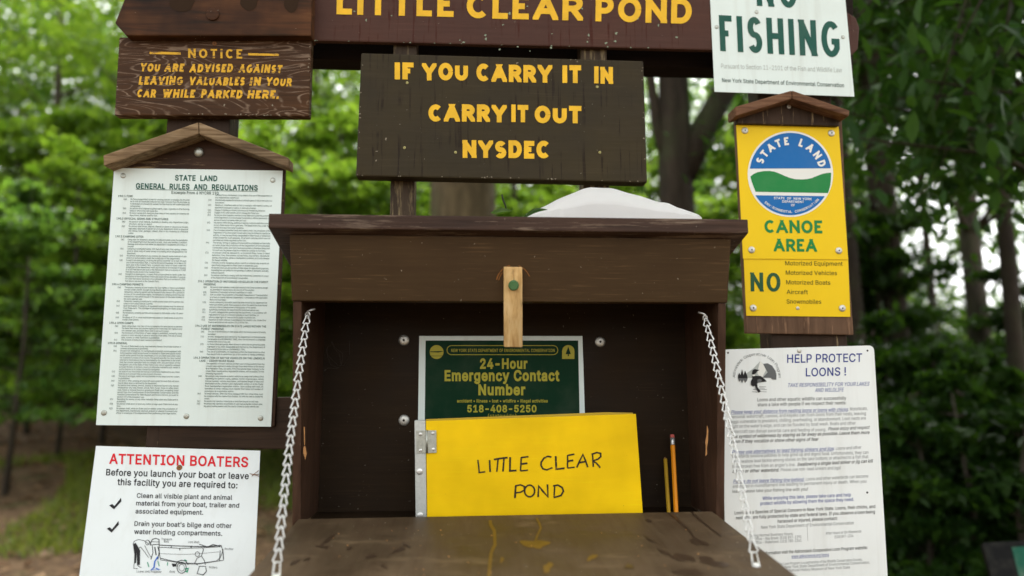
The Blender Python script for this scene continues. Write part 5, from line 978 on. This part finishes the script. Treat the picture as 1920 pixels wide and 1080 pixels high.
# ------------------------------------------------------------------ pencils
def pencil(name, foot, top, y, r, m, label, ferrule):
    a, b = at(*foot, y), at(*top, y + 0.05); t = (b - a).normalized()
    root = empty(name, a, label, 'pencil', None)
    e1 = t.cross(Vector((0.3, 1, 0))).normalized(); e2 = t.cross(e1)
    hexa = lambda c_, q: [c_ + (e1 * math.cos(R(60 * k + 15)) + e2 * math.sin(R(60 * k + 15))) * q for k in range(6)]
    ln = (b - a).length; bm = bmesh.new()
    if ferrule:
        prism(bm, hexa(a, r), t * (ln * 0.865), 0, 0.0005); obj('shaft', bm, m, root)
        bm = bmesh.new(); tube(bm, [a + t * (ln * k) for k in (0.866, 0.885, 0.89, 0.90, 0.905, 0.92, 0.925, 0.955)], [r, r, r * 0.93, r * 0.93, r, r, r * 0.95, r], 14); obj('ferrule', bm, M['zinc'], root)
        bm = bmesh.new(); tube(bm, [a + t * (ln * k) for k in (0.955, 0.992, 1.0)], [r * 0.95, r * 0.93, r * 0.75], 14); obj('eraser', bm, M['eraser'], root)
    else:
        prism(bm, hexa(a, r), t * (ln * 0.97), 0, 0.0004); obj('shaft', bm, m, root)
        bm = bmesh.new(); g2 = random.Random(2)
        for k in range(5): tube(bm, [a + t * (ln * 0.968) + e1 * (r * 0.6 * math.cos(k * 1.3)) + e2 * (r * 0.6 * math.sin(k * 1.3)), a + t * (ln * (0.985 + 0.02 * g2.random())) + e1 * (r * 0.5 * math.cos(k * 1.3)) + e2 * (r * 0.5 * math.sin(k * 1.3))], [r * 0.35, 0.0003], 6)
        obj('broken_end', bm, M['chip'], root)
pencil('pencil', (1268.5, 970), (1260.5, 815), 1.165, 0.0042, M['pencil_o'], 'long orange pencil with pink eraser leaning in the box', True)
pencil('pencil', (1254.5, 965), (1247.5, 858), 1.18, 0.0036, M['pencil_y'], 'short dull yellow broken pencil beside the orange one', False)

# ------------------------------------------------------------------ things lying on the roof
zr = lambda y: zroof(y) + th
def foam():
    bm = bmesh.new(); nU, nV = 44, 16
    ridge = [(985, 408), (1000, 402), (1020, 392), (1045, 379), (1068, 368), (1090, 359), (1106, 355.5), (1125, 356), (1145, 357.5), (1165, 363), (1190, 370.5), (1215, 378), (1232, 384), (1248, 386), (1262, 393), (1282, 401), (1300, 409)]
    def rv(u):
        for (a, va), (b, vb) in zip(ridge, ridge[1:]):
            if a <= u <= b: return va + (vb - va) * (u - a) / (b - a)
        return 409
    V = []
    for i in range(nU + 1):
        s_ = i / nU; u = 985 + 315 * s_; row = []
        pk = at(u, rv(u), 1.13); hgt = max(0.0, pk.z - zr(1.13))
        for j in range(nV + 1):
            t = j / nV; y = 1.055 + 0.16 * t + (0.013 * (1 - t / 0.12) if t < 0.12 else 0)
            # front lip stands nearly upright, then the top slopes gently up to a ridge and falls away behind
            lip = 0.46 if 0.2 < s_ < 0.9 else 0.5
            if t < 0.12: f = lip * (t / 0.12) ** 0.8
            elif t < 0.47: f = lip + (1 - lip) * math.sin((t - 0.12) / 0.35 * math.pi / 2)
            else: f = 1 - ((t - 0.47) / 0.53) ** 2.2
            x = pk.x + (y - 1.13) * (pk.x - EYE.x) / 1.13 * 0.25
            row.append(bm.verts.new((x, y, zr(y) + 0.0006 + hgt * f + 0.0005 * math.sin(i * 0.9) * f)))
        V.append(row)
    for i in range(nU):
        for j in range(nV):
            f = bm.faces.new((V[i][j], V[i + 1][j], V[i + 1][j + 1], V[i][j + 1])); f.smooth = j > 1
    bmesh.ops.solidify(bm, geom=bm.faces[:], thickness=0.002)
    return obj('foam_tray', bm, M['foam'])
tag(foam(), 'crumpled white foam sheet lying on top of the register box roof', 'foam')

# ------------------------------------------------------------------ foliage
def leaf_mat(name, c0, c1, trans=0.45, rough=0.45):
    m = bpy.data.materials.new(name); m.use_nodes = True; t = m.node_tree; t.nodes.clear()
    o = t.nodes.new('ShaderNodeOutputMaterial'); p = t.nodes.new('ShaderNodeBsdfPrincipled'); tr = t.nodes.new('ShaderNodeBsdfTranslucent'); mx = t.nodes.new('ShaderNodeMixShader')
    gm = t.nodes.new('ShaderNodeNewGeometry'); rp = t.nodes.new('ShaderNodeValToRGB'); rp.color_ramp.elements[0].color = (*c0, 1); rp.color_ramp.elements[1].color = (*c1, 1)
    t.links.new(gm.outputs['Random Per Island'], rp.inputs[0]); t.links.new(rp.outputs[0], p.inputs['Base Color'])
    hs_ = t.nodes.new('ShaderNodeHueSaturation'); hs_.inputs['Hue'].default_value = 0.485; hs_.inputs['Saturation'].default_value = 1.1; hs_.inputs['Value'].default_value = 2.1
    t.links.new(rp.outputs[0], hs_.inputs['Color']); t.links.new(hs_.outputs[0], tr.inputs['Color'])
    p.inputs['Roughness'].default_value = rough; p.inputs['Specular IOR Level'].default_value = 0.22
    mx.inputs[0].default_value = trans; t.links.new(p.outputs[0], mx.inputs[1]); t.links.new(tr.outputs[0], mx.inputs[2]); t.links.new(mx.outputs[0], o.inputs[0])
    return m
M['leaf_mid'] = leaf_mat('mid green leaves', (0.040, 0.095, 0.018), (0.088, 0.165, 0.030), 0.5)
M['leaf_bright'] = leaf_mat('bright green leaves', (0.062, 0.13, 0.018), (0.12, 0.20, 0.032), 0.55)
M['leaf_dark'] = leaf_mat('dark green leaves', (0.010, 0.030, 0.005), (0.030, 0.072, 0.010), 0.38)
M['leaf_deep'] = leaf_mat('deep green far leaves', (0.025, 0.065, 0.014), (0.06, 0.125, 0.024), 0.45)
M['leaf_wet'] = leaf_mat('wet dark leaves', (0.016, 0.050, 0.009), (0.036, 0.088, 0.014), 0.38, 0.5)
M['grass'] = leaf_mat('short grass', (0.08, 0.12, 0.018), (0.18, 0.22, 0.045), 0.4)
M['litter'] = leaf_mat('fallen leaves', (0.10, 0.055, 0.025), (0.34, 0.22, 0.12), 0.15)
def bark(name, base, k=1.0):
    g = NT(name); n1 = g.noise((18, 18, 3.5), 6, 0.7, 0.5); n2 = g.noise(3, 3)
    c = g.ramp(n1, [(0.3, sc3(base, 0.45)), (0.55, base), (0.75, sc3(base, 1.6))])
    c = g.mix(g.ramp(n2, [(0.5, 0.0), (0.7, 0.5)]), c, sc3((0.05, 0.07, 0.025), k)); g.bump(n1, 0.9, 0.02)
    return g.fin(c, 0.85, 0, 0.2)
M['bark_dark'] = bark('dark bark', (0.040, 0.031, 0.022)); M['bark_tan'] = bark('pale tan bark', (0.115, 0.088, 0.048)); M['bark_grey'] = bark('grey bark', (0.075, 0.062, 0.046))
def leaves(name, cen, size, mat_, parent=None, seed=0, tilt=0.6, fold=0.25, aspect=0.55, droop=0.0, detail=False, mix=None):
    """many separate folded leaves round the given centres"""
    rg = np.random.default_rng(seed); n = len(cen); cen = np.asarray(cen, float)
    if parent is not None: cen = cen - np.array(root_loc(parent))
    yaw = rg.uniform(0, 2 * np.pi, n); pit = rg.normal(-droop, tilt, n); rol = rg.normal(0, tilt, n); s_ = size * rg.uniform(0.6, 1.3, n)
    d = np.stack([np.cos(yaw) * np.cos(pit), np.sin(yaw) * np.cos(pit), np.sin(pit)], 1)
    sd_ = np.stack([-np.sin(yaw), np.cos(yaw), np.zeros(n)], 1); up_ = np.cross(d, sd_) * -1
    up_ = np.cross(sd_, d) * -1
    sd2 = sd_ * np.cos(rol)[:, None] + up_ * np.sin(rol)[:, None]; up2 = np.cross(d, sd2)
    if detail:
        prof = [(-0.5, 0.03), (-0.3, 0.6), (-0.02, 1.0), (0.25, 0.72), (0.5, 0.0)]
    else:
        prof = [(-0.5, 0.0), (-0.1, 1.0), (0.5, 0.0)]
    vs = []; 
    mid, lf, rt = [], [], []
    for q, wd in prof:
        b = cen + d * (q * s_)[:, None] - up2 * (0.25 * (q + 0.5) ** 2 * s_)[:, None] * 0.5
        mid.append(b); 
        lf.append(b + sd2 * (wd * aspect / 2 * s_)[:, None] + up2 * (fold * wd * aspect / 2 * s_)[:, None]); rt.append(b - sd2 * (wd * aspect / 2 * s_)[:, None] + up2 * (fold * wd * aspect / 2 * s_)[:, None])
    if detail:
        K = len(prof); V = np.concatenate([np.stack(mid, 1), np.stack(lf, 1), np.stack(rt, 1)], 1); nv = 3 * K; F_ = []
        for k in range(K - 1): F_ += [(k, k + 1, K + k + 1, K + k), (k, 2 * K + k, 2 * K + k + 1, k + 1)]
        F_ = np.array(F_)
    else:
        V = np.stack([mid[0], lf[1], mid[2], rt[1], ], 1); nv = 4; F_ = np.array([(0, 2, 1), (0, 3, 2)])
    m = F_.shape[1]; base = (np.arange(n) * nv)[:, None, None]; idx = (F_[None] + base).reshape(-1)
    me = bpy.data.meshes.new(name); me.vertices.add(n * nv); me.vertices.foreach_set('co', V.reshape(-1))
    nf_ = n * len(F_); me.loops.add(nf_ * m); me.loops.foreach_set('vertex_index', idx.astype(np.int32)); me.polygons.add(nf_)
    me.polygons.foreach_set('loop_start', (np.arange(nf_) * m).astype(np.int32)); me.polygons.foreach_set('loop_total', np.full(nf_, m, np.int32))
    me.update(calc_edges=True); me.materials.append(mat_)
    if mix is not None:                                       # a second kind of leaf, whole sprays at a time
        me.materials.append(mix[0]); me.polygons.foreach_set('material_index', np.repeat(np.asarray(mix[1], np.int32), len(F_)))
    o = bpy.data.objects.new(name, me); COL.objects.link(o)
    if parent is not None: o.parent = parent
    return o
def crown_pts(rg, n, c, rad, blobs, sq=0.6):
    """leaf centres gathered in flattened sprays spread through an ellipsoid"""
    out_ = []; per = n // blobs
    for _ in range(blobs):
        v = rg.normal(0, 1, 3); v /= np.linalg.norm(v); v *= rg.uniform(0.25, 1) ** 0.5
        p = np.array(c) + v * np.array(rad); r_ = rg.uniform(0.25, 0.6) * sq
        out_.append(p + rg.normal(0, 1, (per, 3)) * np.array([r_, r_, r_ * 0.22]))
    return np.concatenate(out_)
def tree(name, label, x, y, h, r, crown, mat_b, mat_l, seed, group=None, cat='tree', lean=(0, 0), leaf=0.13, forks=(), limbs=7, nl=5000, blobs=60, base=None, tilt=0.5):
    z0 = gz(x, y); t = empty(name, (x, y, z0), label, cat, group); rg = random.Random(seed); bm = bmesh.new()
    pts = [Vector((x + lean[0] * k + 0.04 * math.sin(k * 5 + seed) * h * 0.06, y + lean[1] * k, z0 - 0.1 + h * k)) for k in [i / 12 for i in range(13)]]
    tube(bm, pts, [r * (1.25 if i == 0 else 1.05 if i == 1 else 1 - 0.6 * i / 12) for i in range(13)], 14, wob=0.12, rg=rg)
    if crown:
        c_, rad_ = crown
        for i in range(limbs):                                # limbs up into the crown
            k = rg.uniform(0.35, 0.9); p = pts[int(k * 12)]; a = rg.uniform(0, 6.28); L_ = rad_[0] * rg.uniform(0.5, 0.9)
            q = [p, p + Vector((math.cos(a) * L_ * 0.45, math.sin(a) * L_ * 0.45, L_ * 0.28)), p + Vector((math.cos(a) * L_, math.sin(a) * L_, L_ * 0.42))]
            tube(bm, q, [r * 0.3, r * 0.18, r * 0.06], 7)
    for f in forks:
        tube(bm, [Vector(p) for p in f[0]], f[1], 12, wob=0.1, rg=rg)
    obj('trunk', bm, mat_b, t)
    if crown:
        P = crown_pts(np.random.default_rng(seed), nl, (x + lean[0] + c_[0], y + lean[1] + c_[1], z0 + c_[2]), rad_, blobs)
        leaves('crown', P, leaf, mat_l, t, seed, tilt)
    return t
def copy_tree(o, loc, rot, label, group=None, k=1.0):
    c_ = o.copy(); COL.objects.link(c_); c_.location = loc; c_.rotation_euler = (0, 0, rot); c_.scale = (k, k, k); c_['label'] = label
    if group: c_['group'] = group
    for q in o.children:
        d = q.copy(); COL.objects.link(d); d.parent = c_
    return c_
def X(u, y): return at(u, 700, y).x
# --- big trunks seen between the boards
y = 4.2; x = X(1282, y)
P_ = lambda u, v, yy: at(u, v, yy)
tree('forked_tree', 'dark trunk forking into limbs between the carry out board and the yellow plates', x, y, 5.2, 0.155, ((0.1, 0.3, 5.2), (1.9, 1.6, 1.0)), M['bark_dark'], M['leaf_mid'], 3,
     forks=(([P_(1278, 330, y), P_(1318, 245, y), P_(1390, 115, y), P_(1480, -100, y)], [0.09, 0.085, 0.07, 0.05]), ([P_(1262, 330, y), P_(1230, 230, y), P_(1218, 130, y), P_(1205, -60, y)], [0.06, 0.035, 0.03, 0.02])), nl=4200, blobs=60, limbs=0)
y = 6.0; tree('old_tree', 'broad pale tan trunk right behind the register box roof', X(865, y), y, 9.0, 0.36, ((0, 0.5, 7.5), (2.6, 2.0, 1.6)), M['bark_tan'], M['leaf_mid'], 5, nl=5000, blobs=60)
y = 7.0; tree('slender_tree', 'thin pale trunk just right of the broad tan trunk', X(962, y), y, 6.5, 0.045, ((0, 0.2, 6.0), (1.2, 1.2, 1.0)), M['bark_grey'], M['leaf_mid'], 6, nl=2500, blobs=30)
for i, (u, y, r, lab, mb) in enumerate(((1608, 5.6, 0.085, 'dark straight trunk beside the right edge of the canoe plate', 'bark_dark'), (1664, 6.6, 0.075, 'slim brown trunk left of a thicker dark trunk at right', 'bark_dark'), (1700, 6.0, 0.11, 'thick dark brown trunk right of the slim trunk, near the loon sign', 'bark_dark'), (1850, 7.2, 0.13, 'thick grey brown trunk lit on one side near the right edge', 'bark_grey'), (1908, 4.6, 0.06, 'almost black trunk at the far right edge', 'bark_dark'), (1762, 9.5, 0.07, 'distant thin trunk between the thick dark trunk and the grey one', 'bark_dark'))):
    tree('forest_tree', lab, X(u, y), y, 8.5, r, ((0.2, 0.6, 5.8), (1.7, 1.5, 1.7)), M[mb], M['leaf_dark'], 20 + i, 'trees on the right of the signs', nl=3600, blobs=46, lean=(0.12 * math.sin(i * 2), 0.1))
for i, (u, y, r, lab, ln_) in enumerate(((100, 13.0, 0.10, 'grey trunk with crooked limb behind the leaves at upper left', (-0.5, 0)), (208, 11.5, 0.13, 'trunk just left of the NOTICE board in the leaves', (0.2, 0)), (640, 12.0, 0.07, 'thin leaning trunk between the NOTICE and carry out boards', (-0.9, 0)))):
    tree('woodland_tree', lab, X(u, y), y, 9.0, r, ((0, 0, 6.5), (2.2, 1.8, 1.6)), M['bark_grey'], M['leaf_bright'], 40 + i, 'trees on the left of the signs', nl=2600, blobs=45, lean=ln_)
# --- understory saplings with level sprays of leaves
def sapling(x, y, h, seed, label, group, nl=4200, ml='leaf_mid', wid=1.1, leaf=0.10, name='sapling', zmin=0.12):
    z0 = gz(x, y); t = empty(name, (x, y, z0), label, 'sapling', group); rg = random.Random(seed); nr = np.random.default_rng(seed); bm = bmesh.new()
    tube(bm, [(x, y, z0 - 0.05), (x + 0.05, y, z0 + h * 0.5), (x - 0.04, y + 0.05, z0 + h)], [0.03, 0.02, 0.006], 8); P = []
    nb_ = int(h * 9); per = nl // nb_
    for i in range(nb_):
        k = zmin + (1 - zmin) * (i + rg.random()) / nb_; a = rg.uniform(0, 6.28); L_ = wid * rg.uniform(0.5, 1.1) * (1 - 0.45 * k)
        p = Vector((x, y, z0 + h * k)); e = p + Vector((math.cos(a) * L_, math.sin(a) * L_, L_ * rg.uniform(-0.15, 0.25)))
        tube(bm, [p, (p + e) / 2 + Vector((0, 0, 0.06)), e], [0.01, 0.006, 0.002], 5)
        s_ = nr.uniform(0.15, 1.1, per); lat = nr.normal(0, 0.2, per) * L_
        P.append(np.stack([p.x + (e.x - p.x) * s_ - math.sin(a) * lat, p.y + (e.y - p.y) * s_ + math.cos(a) * lat, p.z + (e.z - p.z) * s_ + 0.05 + nr.normal(0, 0.035, per)], 1))
    obj('trunk', bm, M['bark_grey'], t); leaves('crown', np.concatenate(P), leaf, M[ml], t, seed, 0.45, droop=0.3)
    return t
sA = sapling(X(120, 8.5), 8.5, 3.6, 71, 'leafy sapling with level sprays standing left of the rules sheet', 'saplings in the understory', nl=4600, leaf=0.125, wid=1.4, ml='leaf_bright', zmin=0.16)
sB = sapling(X(30, 7.0), 7.0, 3.0, 72, 'leafy sapling nearest the left edge of the view', 'saplings in the understory', nl=4600, leaf=0.12, wid=1.3, zmin=0.16)
sC = sapling(X(590, 6.8), 6.8, 3.2, 73, 'bright green sapling between the rules sheet and the carry out board', 'saplings in the understory', ml='leaf_bright', nl=4600, leaf=0.125, wid=1.4, zmin=0.15)
many = 'green sapling among the leafy understory behind the signs'
for i, (u, y, k, src) in enumerate(((200, 9.5, 1.15, sC), (-60, 10, 1.2, sC), (60, 10.5, 1.5, sC), (170, 12.0, 1.5, sC), (520, 9.0, 1.2, sA), (660, 8.5, 1.1, sC), (620, 11, 1.5, sA), (760, 10, 1.2, sC), (880, 8.8, 1.0, sA), (1010, 7.5, 1.0, sC), (1060, 10, 1.3, sA), (1190, 8.5, 1.1, sC), (1220, 11, 1.5, sC), (1350, 7.5, 1.0, sC), (1360, 10.5, 1.4, sA), (700, 7.0, 0.9, sA), (480, 12.5, 1.5, sC), (-20, 13, 1.6, sC), (1290, 9.2, 1.2, sB), (1130, 6.4, 0.8, sA), (460, 7.5, 1.0, sA), (300, 10.5, 1.4, sA), (400, 12, 1.5, sC))):
    xx = X(u, y); copy_tree(src, (xx, y, gz(xx, y)), i * 1.9, many, 'saplings behind the signs', k)
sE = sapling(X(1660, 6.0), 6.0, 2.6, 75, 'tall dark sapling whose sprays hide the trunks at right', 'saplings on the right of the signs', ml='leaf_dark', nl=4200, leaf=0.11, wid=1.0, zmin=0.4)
for i, (u, y, k) in enumerate(((1640, 7.4, 0.8), (1935, 6.5, 0.85), (1600, 6.4, 1.0))):
    xx = X(u, y); copy_tree(sE, (xx, y, gz(xx, y)), i * 2.1 + 1, 'dark leafy sapling in front of the trunks at right', 'saplings on the right of the signs', k)
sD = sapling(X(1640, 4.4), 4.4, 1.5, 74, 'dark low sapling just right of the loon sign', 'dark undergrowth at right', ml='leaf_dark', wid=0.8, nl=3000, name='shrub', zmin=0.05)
for i, (u, y, k) in enumerate(((1750, 4.0, 0.85), (1850, 4.4, 0.8), (1930, 3.6, 0.8), (1690, 5.6, 0.8), (1810, 6.2, 0.9), (1900, 6.8, 0.95), (1590, 5.2, 0.75), (1990, 5.2, 1.0), (1730, 7.5, 0.9), (1470, 5.5, 0.8), (1350, 5.0, 0.8), (1660, 4.6, 0.8), (1880, 5.4, 0.85), (1780, 5.2, 0.8), (1800, 3.3, 0.75), (1900, 3.1, 0.75), (1710, 3.5, 0.75))):
    xx = X(u, y); copy_tree(sD, (xx, y, gz(xx, y)), i * 2.3, 'dark green shrub in the shady undergrowth right of the loon sign', 'dark undergrowth at right', k)
# --- near tree at right whose wet branch hangs over the view and shades the undergrowth
x, y = 3.4, 3.2
nt_ = empty('overhanging_maple', (x, y, 0), 'nearby tree whose dark wet leaves hang into the upper right', 'tree'); bm = bmesh.new(); rg = random.Random(5)
tube(bm, [(x, y, -0.1), (x - 0.1, y, 1.5), (x - 0.2, y, 3.2), (x - 0.3, y + 0.1, 6.5)], [0.2, 0.16, 0.13, 0.05], 14, wob=0.1, rg=rg)
nr = np.random.default_rng(9); P = []
for i in range(60):
    a = Vector((x - 0.15, y, rg.uniform(1.9, 4.8))); e = Vector((rg.uniform(1.25, 3.6), rg.uniform(2.2, 4.4), rg.uniform(2.05, 4.2)))
    if i < 22: e = Vector((rg.uniform(1.35, 2.2), rg.uniform(2.15, 2.9), rg.uniform(2.0, 2.5)))
    tube(bm, [a, (a + e) / 2 + Vector((0, 0, 0.12)), e], [0.022, 0.01, 0.003], 6)
    s_ = nr.uniform(0.3, 1.05, 70); dv = np.array(e - a); P.append(np.array(a)[None] + dv[None] * s_[:, None] + nr.normal(0, 1, (70, 3)) * np.array([0.14, 0.14, 0.08]) + np.array([0, 0, -0.04]))
obj('trunk', bm, M['bark_dark'], nt_); leaves('crown', np.concatenate(P), 0.10, M['leaf_wet'], nt_, 9, 0.4, 0.3, 0.42, droop=0.6, detail=True)
# --- the far wood, one mass of leaves
nr = np.random.default_rng(31); P = []
K_ = []
def spray(p, n, sg, kind):
    P.append(np.array(p) + nr.normal(0, 1, (n, 3)) * np.array(sg)); K_.append(np.full(n, kind))
for i in range(4300):
    yy = nr.uniform(13.5, 25); u = nr.uniform(-150, 1660); xx = X(u, yy); zt = gz(xx, yy)
    zz = zt + (nr.uniform(0, 11.5) if i % 4 else abs(nr.normal(0, 1)) * 3.5)
    spray((xx, yy, zz), 38, (0.6, 0.6, 0.22), int(nr.random() < 0.55))
for i in range(1000):
    yy = nr.uniform(26, 36); u = nr.uniform(-150, 1640); xx = X(u, yy); spray((xx, yy, gz(xx, yy) + nr.uniform(0, 17)), 34, (0.9, 0.9, 0.35), 1)
for i in range(900):
    yy = nr.uniform(11, 20); u = nr.uniform(1540, 2080); xx = X(u, yy); zz = gz(xx, yy) + (abs(nr.normal(0, 1)) * 1.5 if i % 2 else nr.uniform(0, 8.5))
    if i % 2 == 0 and 1680 < u < 1920 and 2.6 < zz < 5.6 and i % 6: continue
    spray((xx, yy, zz), 36, (0.5, 0.5, 0.22), int(nr.random() < 0.6))
for i in range(1100):                                     # the same wood goes on to both sides
    yy = nr.uniform(11, 24); xx = X(nr.uniform(2080, 3500), yy) if i % 3 else X(nr.uniform(-1100, -150), yy)
    spray((xx, yy, gz(xx, yy) + nr.uniform(0, 9)), 36, (0.7, 0.7, 0.3), int(nr.random() < 0.6))
tag(leaves('distant_woods', np.concatenate(P), 0.22, M['leaf_bright'], None, 31, 0.5, mix=(M['leaf_deep'], np.concatenate(K_))), 'far wood of green leaves behind all the trees', 'woods', kind='stuff')
# --- unseen trees added so that their crowns shade the signs from above
for i, (x, y) in enumerate(((-3.2, 1.0), (3.3, 0.6))):
    tree('added_shade_tree', ('unseen tree added left of the signs to shade them', 'unseen tree added right of the signs to shade them')[i], x, y, 6.5, 0.17, ((0.6 if x < 0 else -0.5, 1.0, 5.6), (1.9, 2.4, 0.9)), M['bark_grey'], M['leaf_mid'], 80 + i, 'unseen trees added for shade', nl=4200, blobs=70, leaf=0.2)
# --- grass and fallen leaves on the ground
nr = np.random.default_rng(51); n = 15000; xx = nr.uniform(-6.5, 1.0, n); yy = nr.uniform(5.0, 8.6, n)
keep = (np.sin(xx * 1.9 + 1) + np.sin(yy * 1.4 + xx) > -0.45); xx, yy = xx[keep], yy[keep]
P = np.stack([xx, yy, [gz(a, b) + 0.05 for a, b in zip(xx, yy)]], 1)
tag(leaves('grass', P, 0.17, M['grass'], None, 51, 0.35, 0.2, 0.10, droop=-1.1), 'short green grass on the bank left of the signs', 'grass', kind='stuff')
n = 5200; xx = nr.uniform(-7, 4, n); yy = nr.uniform(2.6, 13, n)
P = np.stack([xx, yy, [gz(a, b) + 0.03 for a, b in zip(xx, yy)]], 1)
tag(leaves('fallen_leaves', P, 0.09, M['litter'], None, 52, 0.3, 0.3, 0.6), 'dry brown fallen leaves scattered over the ground', 'leaf litter', kind='stuff')
# --- wet leaf on the roof
lfb = bmesh.new(); c0 = at(940, 397, 1.036)
def big_leaf(bm, c_, d, sd_, up_, ln, wd, mi=0, n=7):
    A_, B_, C_ = [], [], []
    for i in range(n + 1):
        t = i / n; w_ = wd * math.sin(math.pi * t ** 0.8) ** 0.8 if 0 < t < 1 else 0.0005; p = Vector(c_) + d * (ln * (t - 0.5)) + up_ * (ln * 0.18 * math.sin(math.pi * t))
        A_.append(bm.verts.new(p + sd_ * w_ - up_ * w_ * 0.4)); B_.append(bm.verts.new(p)); C_.append(bm.verts.new(p - sd_ * w_ - up_ * w_ * 0.4))
    for i in range(n):
        for P0, P1 in ((A_, B_), (B_, C_)):
            f = bm.faces.new((P0[i], P0[i + 1], P1[i + 1], P1[i])); f.smooth = True; f.material_index = mi
lr = empty('curled_leaf', (c0.x, 1.036, zr(1.036)), 'curled wet green leaf with black stem on the roof edge left of the foam', 'leaf')
big_leaf(lfb, c0, Vector((0.9, 0.1, 0.1)).normalized(), Vector((0, 1, 0.2)).normalized(), Vector((0, -0.2, 1)).normalized(), 0.034, 0.018)
obj('blade', lfb, M['leaf_mid'], lr)
bm = bmesh.new(); tube(bm, [at(950, 394, 1.036), at(947, 384, 1.038), at(943, 374, 1.04), at(941, 365, 1.04)], [0.0011, 0.0013, 0.0016, 0.0014], 7); obj('stem', bm, M['stem'], lr)
lr = empty('flat_leaf', at(1005, 402, 1.04), 'pale wet leaf lying flat beside the left end of the foam', 'leaf'); bm = bmesh.new()
big_leaf(bm, at(1004, 400, 1.042), Vector((0.9, 0.1, 0.32)).normalized(), Vector((0, 1, 0)), Vector((-0.3, 0, 1)).normalized(), 0.042, 0.012); obj('blade', bm, M['leaf_wet'], lr)

# ------------------------------------------------------------------ black framed panel low at the right
PP = Plane(at(1900, 1060, 2.3), (-0.25, -0.75, 0.6))
ip = empty('panel_stand', (at(1920, 1060, 2.4).x, 2.4, 0), 'black framed slanted panel with green face low at the right edge', 'panel')
fo = [(1842, 1017), (2010, 1008), (2060, 1190), (1890, 1200)]
bm = bmesh.new(); prism(bm, [PP.at(u, v) for u, v in fo[::-1]], PP.n * -0.03, 0, 0.004); obj('frame', bm, M['panel_black'], ip)
bm = bmesh.new(); prism(bm, [PP.at(u, v, 0.002) for u, v in ((1935, 1180), (2040, 1176), (1995, 1021), (1897, 1026))], PP.n * -0.0015, 0); obj('panel', bm, M['panel_green'], ip)
bm = bmesh.new(); c0 = PP.at(1960, 1120); box(bm, c0.x - 0.05, c0.x + 0.05, c0.y + 0.05, c0.y + 0.13, -0.05, c0.z - 0.03, 0, 0.004); obj('leg', bm, M['panel_black'], ip)
